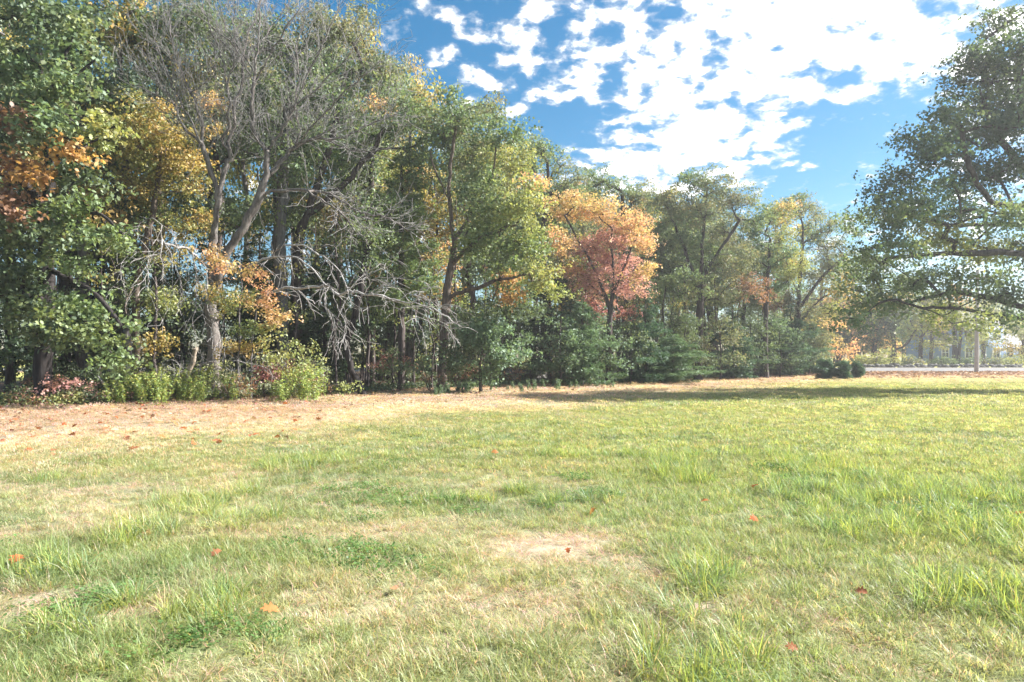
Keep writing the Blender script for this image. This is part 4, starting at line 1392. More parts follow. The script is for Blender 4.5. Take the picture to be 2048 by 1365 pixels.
def scatter_wood(protos, n, s0, s1, seed, weights, gap, sc=(0.85, 1.15), t0=-4, t1=66, skyline=False):
    rs = np.random.default_rng(seed)
    pts = []
    tries = 0
    while len(pts) < n and tries < n * 40:
        tries += 1
        t = rs.uniform(t0, t1)
        s = -rs.uniform(s0, s1)
        p = EDGE_A + EDGE_D * t + EDGE_N * s
        u = 1024 + p[0] / p[1] * F
        if not (-120 < u < 1660) or p[1] < 15:
            continue
        if any((p[0] - q[0]) ** 2 + (p[1] - q[1]) ** 2 < gap * gap for q in pts):
            continue
        pts.append(p)
        k = int(rs.choice(len(protos), p=weights))
        f = rs.uniform(*sc)
        loc = (p[0], p[1], gzf(p[0], p[1]) - 0.05)
        if skyline:
            # the canopy steps down to the right as the wood recedes
            vs = np.interp(u, SKY_U, SKY_V) + rs.uniform(8, 75)
            f = (EYE + (HOR - vs) / F * p[1]) / DEEP_H[k]
        S = (f * rs.uniform(0.9, 1.1), f * rs.uniform(0.9, 1.1), f)
        if skyline:
            S = (max(0.85, min(1.15, S[0])), max(0.85, min(1.15, S[1])), f)
        if id(protos[k]) not in USED:
            USED.add(id(protos[k]))
            PLACED.append((place(protos[k], loc, rs.uniform(0, 6.28), S), u, p[1]))
        else:
            PLACED.append((dup(protos[k], loc, rs.uniform(0, 6.28), S), u, p[1]))


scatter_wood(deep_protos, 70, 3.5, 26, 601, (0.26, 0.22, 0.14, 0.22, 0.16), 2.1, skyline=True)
scatter_wood(pole_protos, 100, 1.5, 16, 602, (0.32, 0.22, 0.30, 0.16), 0.7)
scatter_wood(pole_protos, 42, 0.4, 2.4, 606, (0.40, 0.14, 0.40, 0.06), 0.6, t0=10, t1=60)

# leafy understorey trees close the dark interior on the left
under_protos = []
for k in range(3):
    rs = np.random.default_rng(560 + k)
    h = (6.5, 5.5, 7.5)[k]
    lb = []
    for q in range(10):
        a = rs.uniform(0, 6.28)
        rr = rs.uniform(0.2, 1.3)
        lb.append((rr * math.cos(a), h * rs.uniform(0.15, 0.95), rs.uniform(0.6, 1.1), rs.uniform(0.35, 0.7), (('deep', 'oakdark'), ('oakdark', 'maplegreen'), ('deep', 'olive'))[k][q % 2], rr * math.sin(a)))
    under_protos.append(local_tree("understorey_tree", ("small dark-leaved understorey tree inside the wood", "small green understorey tree inside the wood", "small olive-green understorey tree inside the wood")[k], h, 0.07, lb, B_DARK, 570 + k, per_m2=2.4, per=84, size=0.14, group="understorey trees inside the wood"))
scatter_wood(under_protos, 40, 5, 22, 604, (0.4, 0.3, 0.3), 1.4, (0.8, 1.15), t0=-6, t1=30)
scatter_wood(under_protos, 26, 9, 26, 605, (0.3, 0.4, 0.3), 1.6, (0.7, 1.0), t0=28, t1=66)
# ------------------------------------------------------------------ shrubs, weeds, brush along the edge
def shrub(name, label, w, h, pals, seed, size=0.09, per=60, per_m2=4.0, stems=7, bark=None, group=None, cat="shrub", spread=0.2):
    rs = np.random.default_rng(seed)
    lobes = []
    for k in range(7):
        lobes.append((rs.normal(0, w * 0.28), h * rs.uniform(0.35, 0.85), w * rs.uniform(0.22, 0.36), h * rs.uniform(0.14, 0.24), pals[k % len(pals)], rs.normal(0, w * 0.22)))
    T, pid = lobe_targets(lobes, lambda x, z, dy=0.0: np.array([x, dy, z]), per_m2, rs, 1.0)
    keep = T[:, 2] > 0.12
    T = T[keep]
    pid = [p for p, q in zip(pid, keep) if q]
    limbs = []
    for k in range(stems):
        a = rs.uniform(0, 6.28)
        rr = rs.uniform(0.15, 0.42) * w
        limbs.append([np.zeros(3), np.array([rr * 0.35 * math.cos(a), rr * 0.35 * math.sin(a), h * 0.35]), np.array([rr * math.cos(a), rr * math.sin(a), h * rs.uniform(0.6, 0.9)])])
    sk = grow([np.zeros(3), np.array([0, 0, 0.08]), np.array([0.02, 0, 0.2])], limbs, T, rs, 0.25, 0.02)
    r = radii(sk, 0.05, rmin=0.005, flare=0.0)
    root = thing(name, label, cat, (0, 0, 0), group)
    finish_tree(root, sk, r, np.zeros(3), bark or B_BROWN, T, pid, per, spread, size, T_SIMPLE, rs, 0.6, 0.3, parts=("stems", "foliage"))
    return root


def at_px(u, v, ds=0.0):
    """Ground point seen at pixel (u, v)."""
    Y = EYE * F / (v - HOR)
    X = (u - 1024) / F * Y
    return np.array([X, Y, gzf(X, Y) - 0.03])


rs = np.random.default_rng(700)
place(shrub("shrub", "yellow and green shrub at the right end of the thicket below the bare tree", 2.6, 2.2, ('lime', 'olive', 'lime', 'yellow'), 701, per_m2=4.5), at_px(588, 797))
place(shrub("shrub", "rose-red burning shrub at the thicket's right tip", 2.0, 1.9, ('rose', 'rose', 'olive'), 702), at_px(622, 794), 1.0)
place(shrub("shrub", "small red-leaved shrub in the thicket right of the maple sapling", 1.2, 1.7, ('rose', 'olive', 'rose'), 703), at_px(528, 797), 2.0)
place(shrub("shrub", "small coral-leaved shrub beside the far left oak's trunk", 1.0, 1.0, ('coral', 'olive', 'brown'), 704), at_px(150, 808), 0.5)
place(shrub("shrub", "olive shrub with tan flower heads right of the goldenrod", 2.4, 1.2, ('olive', 'brown', 'olive'), 705, per_m2=5), at_px(462, 803), 0.9)
place(shrub("shrub", "low green-yellow shrub closing the thicket's right end", 2.0, 1.3, ('lime', 'olive', 'goldenrod'), 706, per_m2=5), at_px(630, 799), 2.9)
place(shrub("shrub", "dusky pink-leaved shrub in the wood's shade right of the crooked trunk", 2.2, 2.2, ('rose', 'oakdark', 'oak'), 707), px(800, HOR, 31.5) * np.array([1, 1, 0]), 1.9)
place(shrub("shrub", "dark green shrub in the shade left of the broad light oak", 2.4, 1.8, ('bluegreen', 'oakdark'), 708), px(860, HOR, 31.0) * np.array([1, 1, 0]), 0.2)
place(shrub("shrub", "reddish brown shrub in the shade under the broad light oak", 2.4, 1.3, ('brown', 'oakdark', 'olive'), 709), px(915, HOR, 31.5) * np.array([1, 1, 0]), 4.2)
edge_shrubs = [shrub("understorey_shrub", "dark green undergrowth shrub among the trunks at the wood's edge", 2.0, 1.5, ('oakdark', 'deep', 'maplegreen'), 711, group="undergrowth along the wood's edge"),
               shrub("understorey_shrub", "bushy olive undergrowth shrub among the trunks at the wood's edge", 2.2, 1.9, ('olive', 'oakdark', 'lime'), 712, group="undergrowth along the wood's edge"),
               shrub("understorey_shrub", "low brown-green undergrowth shrub among the trunks at the wood's edge", 1.8, 1.0, ('oakdark', 'brown', 'oakdark'), 713, group="undergrowth along the wood's edge")]
scatter_wood(edge_shrubs, 58, 0.7, 9.0, 603, (0.45, 0.3, 0.25), 1.1, (0.7, 1.15), t0=-3, t1=62)


# goldenrod: upright leafy stems
def weed_proto(name, label, h, pal, seed, group, stems=5):
    rs = np.random.default_rng(seed)
    sk = Skel()
    b0 = sk.addp((0, 0, 0), -1)
    lp = []
    ld = []
    for s in range(stems):
        a = rs.uniform(0, 6.28)
        x0 = rs.normal(0, 0.14, 2)
        hh = h * rs.uniform(0.75, 1.1)
        pr = sk.addp((x0[0] * 0.7, x0[1] * 0.7, 0.02), b0)
        n = 9
        for k in range(1, n + 1):
            q = k / n
            p = np.array([x0[0] + math.cos(a) * 0.28 * h * q * q, x0[1] + math.sin(a) * 0.28 * h * q * q, hh * q])
            pr = sk.addp(p, pr)
            for m in range(int(9 if q > 0.25 else 3)):
                b = rs.uniform(0, 6.28)
                d = np.array([math.cos(b), math.sin(b), 0.35])
                lp.append(p - UPV * rs.uniform(0, hh / n))
                ld.append(d)
        sk.w[pr] = 1
    lp = np.array(lp)
    ld = np.array(ld)
    pl = PAL[pal]
    c = pl[rs.integers(len(pl), size=len(lp))] * rs.uniform(0.8, 1.25, (len(lp), 1))
    tm = (T_SIMPLE[0] * np.array([1, 0.5, 1]), T_SIMPLE[1])
    V, Fq, C = leaf_batch(lp, 0.12 * rs.uniform(0.7, 1.2, len(lp)), tm, c, rs, 1.0, 0.2, ld)
    r = np.full(len(sk.p), 0.006)
    tv, tf = tubes(sk, r, rs=rs)
    root = thing(name, label, "weed", (0, 0, 0), group)
    add("stems", make_mesh("stems", tv, tf), B_BROWN, root)
    f = add("foliage", make_mesh("foliage", V, Fq, C), M_LEAF, root)
    f["kind"] = "stuff"
    return root


gold = [weed_proto("goldenrod", "upright light green goldenrod clump in front of the thicket", 1.05, 'goldenrod', 801, "goldenrod in front of the thicket"), weed_proto("goldenrod", "upright light green goldenrod clump in front of the thicket", 0.85, 'goldenrod', 802, "goldenrod in front of the thicket"),
        weed_proto("goldenrod", "upright light green goldenrod clump in front of the thicket", 1.25, 'goldenrod', 803, "goldenrod in front of the thicket", 4)]
weed = [weed_proto("tall_weed", "blue-green weed clump in the shade at the wood's edge", 0.9, 'bluegreen', 804, "tall weeds at the shaded edge"), weed_proto("tall_weed", "blue-green weed clump in the shade at the wood's edge", 0.7, 'bluegreen', 805, "tall weeds at the shaded edge")]
used = set()
rs = np.random.default_rng(810)
spots = []
for k in range(64):
    u = rs.choice([rs.uniform(232, 300), rs.uniform(270, 420), rs.uniform(400, 470), rs.uniform(525, 575), rs.uniform(600, 655)], p=(.2, .45, .15, .12, .08))
    v = 803 + rs.normal(0, 4.0) - (u - 300) * 0.012
    spots.append((u, v, gold))
for k in range(30):
    u = rs.uniform(860, 1130) if k < 22 else rs.uniform(1130, 1240)
    v = 790 - (u - 860) * 0.047 + rs.normal(0, 2.0)
    spots.append((u, v, weed))
for (u, v, pr) in spots:
    k = int(rs.integers(len(pr)))
    f = rs.uniform(0.7, 1.15) if pr is gold else rs.uniform(0.35, 0.75)
    a = rs.uniform(0, 6.28)
    loc = at_px(u, v)
    key = (id(pr), k)
    if key not in used:
        used.add(key)
        PLACED.append((place(pr[k], loc, a, (f, f, f)), u, loc[1]))
    else:
        PLACED.append((dup(pr[k], loc, a, (f, f, f)), u, loc[1]))


# low brambles under the far left oak: a mass of small leaves on short stems
def ground_cover(name, label, pts, hmax, pals, seed, size=0.10, per=14):
    rs = np.random.default_rng(seed)
    n = len(pts)
    h = hmax * (0.35 + 0.65 * fbm(pts[:, 0] * 0.9, pts[:, 1] * 0.9, seed, 3))
    P3 = np.repeat(np.stack([pts[:, 0], pts[:, 1], gz(pts[:, 0], pts[:, 1])], 1), per, 0)
    hh = np.repeat(h, per)
    P3[:, 0] += rs.normal(0, 0.12, len(P3))
    P3[:, 1] += rs.normal(0, 0.12, len(P3))
    P3[:, 2] += hh * rs.random(len(P3)) ** 0.7 + 0.02
    ids = (fbm(P3[:, 0] * 0.8, P3[:, 1] * 0.8, seed + 5, 3) * len(pals) * 1.6 - 0.3 * len(pals)).astype(int).clip(0, len(pals) - 1)
    c = np.zeros((len(P3), 3))
    for k, p in enumerate(pals):
        m = ids == k
        c[m] = PAL[p][rs.integers(len(PAL[p]), size=m.sum())]
    c *= rs.uniform(0.75, 1.25, (len(c), 1))
    V, Fq, C = leaf_batch(P3, size * rs.uniform(0.6, 1.2, len(P3)), T_SIMPLE, c, rs, 0.9, 0.2)
    o = add(name, make_mesh(name, V, Fq, C), M_LEAF)
    tag(o, label, kind="stuff")


def strip_points(n, t0, t1, s0, s1, seed):
    rs = np.random.default_rng(seed)
    t = rs.uniform(t0, t1, n)
    s = rs.uniform(s0, s1, n)
    p = EDGE_A[None] + EDGE_D[None] * t[:, None] + EDGE_N[None] * s[:, None]
    return p


p = strip_points(2600, -4, 12, -2.0, 1.5, 820)
k = edge_s(p[:, 0], p[:, 1]) + (fbm(p[:, 0] * 0.6, p[:, 1] * 0.6, 823, 3) - 0.5) * 1.8 < 0.9
ground_cover("bramble_cover", "low tangled brambles and vines along the foot of the left trees", p[k], 0.55, ('maplegreen', 'oakdark', 'lime', 'brown'), 821, 0.10, 10)
p = strip_points(3400, 10, 62, -3.0, 0.6, 822)
k = edge_s(p[:, 0], p[:, 1]) + (fbm(p[:, 0] * 0.6, p[:, 1] * 0.6, 824, 3) - 0.5) * 1.6 < 0.1
ground_cover("edge_undergrowth", "low leafy undergrowth along the shaded edge of the wood", p[k], 0.42, ('oakdark', 'bluegreen', 'deep', 'olive'), 825, 0.11, 9)


# pale broken snag leaning in the thicket
def build_snag():
    rs = np.random.default_rng(830)
    b = at_px(362, 798)
    Y = b[1]
    top = px(392, 700, Y - 0.2)
    sk = Skel()
    pr = -1
    for q in np.linspace(0, 1, 9):
        pr = sk.addp(b * (1 - q) + top * q + rs.normal(0, 0.02, 3), pr)
    r = np.linspace(0.13, 0.085, 9)
    V, Fq = tubes(sk, r, base=b, rs=rs, rough=0.12)
    # splintered top
    tp = []
    n0 = len(V)
    V = list(V)
    tris = []
    d = (top - b) / np.linalg.norm(top - b)
    for k in range(5):
        a = k / 5 * 6.28
        c = top - b + np.array([math.cos(a), math.sin(a), 0]) * 0.055
        i = len(V)
        V += [c + np.array([0.03, 0, -0.05]), c + np.array([-0.02, 0.03, -0.05]), c + np.array([-0.02, -0.03, -0.05]), c + d * rs.uniform(0.06, 0.24)]
        tris += [(i, i + 1, i + 3), (i + 1, i + 2, i + 3), (i + 2, i, i + 3)]
    root = thing("snag", "pale broken-off tree stub leaning in the thicket below the bare tree", "stump", b)
    me = make_mesh("trunk", np.array(V), Fq + [np.array(tris)])
    smooth(me)
    add("trunk", me, B_SNAG, root)


build_snag()


def stick(name, label, pts, r0, bark, cat="branch", twigs=0, seed=1, tl=0.5):
    rs = np.random.default_rng(seed)
    sk = Skel()
    pr = -1
    rp = resample(pts, 0.15)
    for p in rp:
        pr = sk.addp(p, pr)
    sk.w[pr] = 1
    n = len(sk.p)
    for k in range(twigs):
        i = int(rs.integers(2, n))
        cur = sk.p[i].copy()
        v = rs.normal(0, 1, 3) + UPV * 0.3
        q = i
        for m in range(4):
            v = v / np.linalg.norm(v)
            cur = cur + v * tl * rs.uniform(0.15, 0.35)
            v = v + rs.normal(0, 0.35, 3) - UPV * 0.12
            q = sk.addp(cur, q)
        sk.w[q] = 0.12
    r = radii(sk, r0, rmin=0.005, flare=0)
    V, Fq = tubes(sk, r, base=pts[0], rs=rs)
    o = add(name, make_mesh(name, V, Fq), bark, loc=tuple(float(c) for c in pts[0]))
    smooth(o.data)
    tag(o, label, cat)
    return o


Yb = 25.6
stick("dead_branch", "tangle of bare grey brush left of the leaning snag", [px(350, 790, Yb), px(345, 760, Yb - .2), px(360, 735, Yb - .3), px(340, 720, Yb - .2), px(318, 745, Yb)], 0.02, B_DEAD, twigs=46, seed=841, tl=1.0)
stick("dead_branch", "arching bare grey brush right of the leaning snag", [px(398, 775, Yb), px(400, 735, Yb), px(430, 720, Yb - .3), px(470, 722, Yb - .4), px(530, 735, Yb - .4), px(545, 750, Yb - .3)], 0.022, B_DEAD, twigs=60, seed=842, tl=1.0)
stick("dead_branch", "thin pale bent stick left of the goldenrod", [px(219, 808, 24.2), px(215, 785, 24.2), px(205, 765, 24.2), px(196, 752, 24.3)], 0.022, B_DEAD, twigs=2, seed=843)
stick("dead_branch", "slanting grey stick below the far left oak's lowest bough", [px(242, 780, 24.6), px(230, 760, 24.6), px(215, 735, 24.8), px(205, 715, 25)], 0.025, B_GREY, twigs=4, seed=844)
stick("fallen_branch", "pale fallen branch lying behind the thicket by the crooked trunk", [px(660, 772, 30), px(685, 770, 30.2), px(705, 765, 30.4)], 0.03, B_SNAG, twigs=5, seed=845)


# ------------------------------------------------------------------ old stone wall inside the wood
def rock_mesh(seed):
    rs = np.random.default_rng(seed)
    V = []
    for i in range(5):
        th = math.pi * i / 4
        for j in range(7):
            ph = 2 * math.pi * j / 7
            rr = rs.uniform(0.78, 1.08)
            V.append((math.sin(th) * math.cos(ph) * 0.5 * rr, math.sin(th) * math.sin(ph) * 0.4 * rr, math.cos(th) * 0.32 * rr))
    Fq = []
    for i in range(4):
        for j in range(7):
            a = i * 7 + j
            b = i * 7 + (j + 1) % 7
            Fq.append((a, a + 7, b + 7, b))
    return make_mesh("stone", V, [np.array(Fq)])


M_STONE = plain_material("fieldstone", (0.07, 0.07, 0.066), (0.17, 0.165, 0.155), 5.0, 0.9, 0.6)
rocks = [rock_mesh(850 + k) for k in range(6)]


def stone_wall(label, A, B, h, n, seed, size=0.55):
    rs = np.random.default_rng(seed)
    A = np.array(A, float)
    B = np.array(B, float)
    mid = 0.5 * (A + B)
    root = thing("stone_wall", label, "wall", (mid[0], mid[1], gzf(*mid)))
    L = np.linalg.norm(B - A)
    per = max(1, int(round(h / (size * 0.5))))
    cols = max(1, n // per)
    for c in range(cols):
        for k in range(per):
            q = (c + rs.uniform(0.2, 0.8)) / cols
            p = A + (B - A) * q + rs.normal(0, 0.06, 2)
            z = gzf(*p) + size * 0.2 + k * size * 0.46 + rs.normal(0, 0.03)
            o = add("stone", rocks[int(rs.integers(6))], M_STONE, root, (p[0] - mid[0], p[1] - mid[1], z - gzf(*mid)))
            f = size * rs.uniform(0.85, 1.35) / 0.8
            o.scale = (f * max(1.0, L / cols / (size * 0.9)), f, f * rs.uniform(0.8, 1.1))
            o.rotation_euler = (rs.normal(0, 0.2), rs.normal(0, 0.2), math.atan2(B[1] - A[1], B[0] - A[0]) + rs.normal(0, 0.25))


pA = EDGE_A + EDGE_D * 24 - EDGE_N * 2.6
pB = EDGE_A + EDGE_D * 58 - EDGE_N * 3.0
stone_wall("old dark fieldstone wall running among the trunks at the foot of the wood", pA, pB, 0.8, 240, 861, 0.55)
stone_wall("low dark fieldstone wall on the far side of the road", (38, 78.0), (76, 78.6), 0.4, 150, 862, 0.36)


# ------------------------------------------------------------------ house beyond the road
def build_house():
    mw = plain_material("blue_grey_clapboard", (0.15, 0.24, 0.43), (0.19, 0.28, 0.48), 2.0, 0.7, 0.05)
    mtrim = plain_material("white_trim", (0.70, 0.71, 0.73), (0.80, 0.80, 0.80), 3.0, 0.6, 0.05)
    mroof = plain_material("grey_shingles", (0.12, 0.12, 0.13), (0.22, 0.22, 0.23), 5.0, 0.9, 0.3)
    m, nt, N, L = mat_new("window_glass")
    out = N("ShaderNodeOutputMaterial")
    b = N("ShaderNodeBsdfPrincipled")
    b.inputs["Base Color"].default_value = (0.03, 0.04, 0.05, 1)
    b.inputs["Roughness"].default_value = 0.08
    L(b.outputs[0], out.inputs["Surface"])
    mg = m
    Y = 99.0
    x0 = px(1868, HOR, Y)[0]
    x1 = px(2090, HOR, Y)[0]
    base = gzf(0.5 * (x0 + x1), Y) - 0.15
    cx = 0.5 * (x0 + x1)
    root = thing("house", "blue-grey clapboard house with white-trimmed windows beyond the road", "house", (cx, Y, base))
    W = (x1 - x0) / 2
    gx0, gx1 = px(1918, HOR, Y)[0] - cx, px(2000, HOR, Y)[0] - cx

    def gable(name, xa, xb, ya, yb, h, rh, ov=0.35):
        V, Fq = boxes([(xa, xb, ya, yb, 0, h)])
        V = list(map(tuple, V))
        ym = 0.5 * (ya + yb)
        i = len(V)
        V += [(xa, ya, h), (xa, yb, h), (xa, ym, h + rh), (xb, ya, h), (xb, yb, h), (xb, ym, h + rh)]
        w = add("wall", make_mesh("wall", np.array(V), Fq + [np.array([(i, i + 1, i + 2), (i + 3, i + 5, i + 4)])]), mw, root)
        s = rh / (ym - ya)
        t = 0.12
        V2 = []
        F2 = []
        for sg, y_e in ((-1, ya - ov), (1, yb + ov)):
            k = len(V2)
            ze = h - s * ov
            V2 += [(xa - ov, y_e, ze + 0.02), (xb + ov, y_e, ze + 0.02), (xb + ov, ym, h + rh + 0.02), (xa - ov, ym, h + rh + 0.02), (xa - ov, y_e, ze + t + 0.02), (xb + ov, y_e, ze + t + 0.02), (xb + ov, ym, h + rh + t + 0.02), (xa - ov, ym, h + rh + t + 0.02)]
            F2 += [(k, k + 1, k + 2, k + 3), (k + 4, k + 5, k + 6, k + 7), (k, k + 1, k + 5, k + 4), (k + 1, k + 2, k + 6, k + 5), (k, k + 3, k + 7, k + 4), (k + 3, k + 2, k + 6, k + 7)]
        rf = add("roof", make_mesh("roof", np.array(V2), [np.array(F2)]), mroof, root)
        return w, rf
    gable("wing", -W, W, 0, 7, 2.9, 2.2)
    w2, rf = gable("main", gx0, gx1, -0.6, 7.6, 5.4, 2.6)
    V, Fq = boxes([(gx0 + 1.0, gx0 + 1.7, 3.2, 3.9, 7.2, 9.2)])
    add("chimney", make_mesh("chimney", V, Fq), M_STONE, rf)

    def window(x, z, w, h, y):
        V, Fq = boxes([(x - w / 2, x + w / 2, y - 0.03, y - 0.006, z, z + h)])
        p = add("window", make_mesh("window", V, Fq), mg, root)
        t = 0.10
        V, Fq = boxes([(x - w / 2 - t, x - w / 2, y - 0.07, y - 0.004, z - t, z + h + t), (x + w / 2, x + w / 2 + t, y - 0.07, y - 0.004, z - t, z + h + t), (x - w / 2, x + w / 2, y - 0.068, y - 0.003, z - t, z), (x - w / 2, x + w / 2, y - 0.068, y - 0.003, z + h, z + h + t),
                       (x - w / 2, x + w / 2, y - 0.05, y - 0.031, z + h / 2 - 0.03, z + h / 2 + 0.03), (x - 0.025, x + 0.025, y - 0.048, y - 0.0315, z, z + h)])
        add("frame", make_mesh("frame", V, Fq), mtrim, p)
    for x in (-W + 1.6, -W + 3.3):
        window(x, 1.0, 0.9, 1.3, 0.0)
    for k in range(3):
        xx = gx0 + 1.0 + k * (gx1 - gx0 - 2.0) / 2
        window(xx, 3.5, 0.95, 1.35, -0.6)
        if k != 1:
            window(xx, 0.9, 0.95, 1.4, -0.6)
    for x in (gx1 + 1.4, gx1 + 3.2, gx1 + 5.0):
        window(x, 1.0, 0.9, 1.3, 0.0)
    xx = 0.5 * (gx0 + gx1)
    V, Fq = boxes([(xx - 0.5, xx + 0.5, -0.66, -0.607, 0.25, 2.35)])
    d = add("door", make_mesh("door", V, Fq), mtrim, root)
    V, Fq = boxes([(xx + 0.34, xx + 0.40, -0.70, -0.66, 1.2, 1.3)])
    add("handle", make_mesh("handle", V, Fq), mg, d)
    V, Fq = boxes([(xx - 0.9, xx + 0.9, -1.7, -0.61, -0.1, 0.22)])
    add("step", make_mesh("step", V, Fq), M_STONE, root)


build_house()


def build_pole():
    mp = plain_material("weathered_pole", (0.30, 0.285, 0.27), (0.44, 0.42, 0.40), 3.0, 0.9, 0.3)
    mi = plain_material("insulator", (0.25, 0.25, 0.26), (0.35, 0.35, 0.36), 3.0, 0.3, 0.0)
    Y = 62.5
    x, y = px(1953, HOR, Y)[:2]
    base = np.array([x, y, gzf(x, y) - 0.1])
    root = thing("utility_pole", "weathered grey wooden utility pole on the bank before the road", "utility pole", base)
    sk = Skel()
    pr = -1
    for z in np.linspace(0, 9.5, 14):
        pr = sk.addp((0.01 * z, 0, z), pr)
    V, Fq = tubes(sk, np.linspace(0.20, 0.13, 14), rough=0.02)
    me = make_mesh("shaft", V, Fq)
    smooth(me)
    add("shaft", me, mp, root)
    V, Fq = boxes([(-1.1, 1.3, -0.27, -0.16, 8.75, 8.88)])
    arm = add("crossarm", make_mesh("crossarm", V, Fq), mp, root)
    for xx in (-1.0, -0.4, 0.6, 1.2):
        sk = Skel()
        pr = -1
        for z in np.linspace(0, 0.2, 5):
            pr = sk.addp((xx, -0.215, 8.88 + z), pr)
        V, Fq = tubes(sk, np.array([0.025, 0.05, 0.03, 0.055, 0.03]), rough=0)
        add("insulator", make_mesh("insulator", V, Fq), mi, arm)


build_pole()

# trees far behind the road and the wood close the horizon
far_protos = []
for k, pal in enumerate((('oak', 'olive'), ('lime', 'oak'), ('orange', 'yellow'), ('oakdark', 'oak'))):
    rsf = np.random.default_rng(900 + k)
    h = (13, 11, 10, 14)[k]
    lb = []
    for q in range(9):
        a = rsf.uniform(0, 6.28)
        rr = rsf.uniform(0.5, 3.0)
        lb.append((rr * math.cos(a), h * rsf.uniform(0.22, 0.95), rsf.uniform(1.5, 2.6), rsf.uniform(1.2, 2.0), pal[q % 2], rr * math.sin(a)))
    far_protos.append(local_tree("distant_tree", ("distant green tree on the horizon beyond the road", "distant yellow-green tree on the horizon beyond the road", "distant orange tree on the horizon beyond the road", "distant dark green tree on the horizon beyond the road")[k], h, 0.3, lb, B_DARK, 910 + k,
                                 per_m2=0.6, per=80, size=0.30, spread=0.7, group="distant trees beyond the road", rmin=0.03))
rsf = np.random.default_rng(920)
usedf = set()
for i in range(60):
    if i >= 56:
        u = 1640 + (i - 56) * 34
        Y = rsf.uniform(86, 96)
    elif i >= 44:
        u = 1690 + (i - 44) * 42 + rsf.normal(0, 10)
        Y = rsf.uniform(114, 126)
    elif i < 26:
        u = rsf.uniform(1560, 2200)
        Y = rsf.uniform(108, 150)
    else:
        u = rsf.uniform(1000, 1650)
        Y = rsf.uniform(95, 130)
    x, y = px(u, HOR, Y)[:2]
    k = int(rsf.choice(4, p=(.32, .30, .08, .30)))
    f = rsf.uniform(0.6, 0.9) if i < 44 else rsf.uniform(0.95, 1.2)
    args = ((x, y, gzf(x, y) - 0.05), rsf.uniform(0, 6.28), (f, f, f))
    if k not in usedf:
        usedf.add(k)
        o = place(far_protos[k], *args)
    else:
        o = dup(far_protos[k], *args)
    PLACED.append((o, u, Y))


# ------------------------------------------------------------------ grass
def hidden_collection(name, meshes):
    c = bpy.data.collections.new(name)
    for i, me in enumerate(meshes):
        o = bpy.data.objects.new(f"{name}_{i:02d}", me)
        c.objects.link(o)
    return c


def tuft(seed, n, rad, h, wid, lean, curl, segs=3, straw=0.15):
    """A tuft of blades; Col carries each blade's own shade (multiplied with the place's colour)."""
    rs = np.random.default_rng(seed)
    a = rs.uniform(0, 6.28, n)
    rr = rad * np.sqrt(rs.random(n))
    b = np.stack([rr * np.cos(a), rr * np.sin(a), np.full(n, -0.01)], 1)
    az = a + rs.normal(0, 0.9, n)
    L = h * rs.uniform(0.55, 1.2, n)
    ln = np.abs(rs.normal(lean, 0.28, n))
    cu = rs.normal(curl, curl * 0.5, n)
    wd = wid * rs.uniform(0.7, 1.3, n)
    side = np.stack([-np.sin(az), np.cos(az), np.zeros(n)], 1)
    fw = np.stack([np.cos(az), np.sin(az), np.zeros(n)], 1)
    V = []
    p = b.copy()
    th = ln.copy()
    rows = []
    for k in range(segs + 1):
        q = k / segs
        w = wd * (1 - q ** 1.6) * 0.5
        if k < segs:
            rows.append(p - side * w[:, None])
            rows.append(p + side * w[:, None])
        else:
            rows.append(p)
        step = (L / segs)[:, None]
        p = p + step * (fw * np.sin(th)[:, None] + UPV * np.cos(th)[:, None])
        th = np.minimum(th + cu / segs * 2, 2.3)
    m = len(rows)
    V = np.stack(rows, 1).reshape(-1, 3)
    o = (np.arange(n) * m)[:, None]
    q4 = []
    for k in range(segs - 1):
        q4.append(np.concatenate([o + 2 * k, o + 2 * k + 1, o + 2 * k + 3, o + 2 * k + 2], 1))
    t3 = np.concatenate([o + m - 3, o + m - 2, o + m - 1], 1)
    shade = rs.uniform(0.75, 1.3, n)
    c = np.stack([shade, shade, shade], 1)
    dry = rs.random(n) < straw
    c[dry] = np.array([2.1, 1.35, 2.2]) * rs.uniform(0.7, 1.1, (dry.sum(), 1))
    yl = rs.random(n) < 0.2
    c[yl] *= np.array([1.3, 1.08, 0.9])
    C = np.repeat(c, m, 0)
    return make_mesh("tuft", V, q4 + [t3], C)


def clover(seed, n, rad):
    rs = np.random.default_rng(seed)
    pos = np.stack([rs.normal(0, rad, n), rs.normal(0, rad, n), rs.uniform(0.015, 0.06, n)], 1)
    c = np.repeat(rs.uniform(0.55, 0.95, (n, 1)), 3, 1) * np.array([0.8, 1.0, 0.9])
    tm = (T_SIMPLE[0] * np.array([1, 1.35, 1]), T_SIMPLE[1])
    V, Fq, C = leaf_batch(pos, 0.024 * rs.uniform(0.7, 1.3, n), tm, c, rs, 1.6, 0.1)
    return make_mesh("tuft", V, Fq, C)


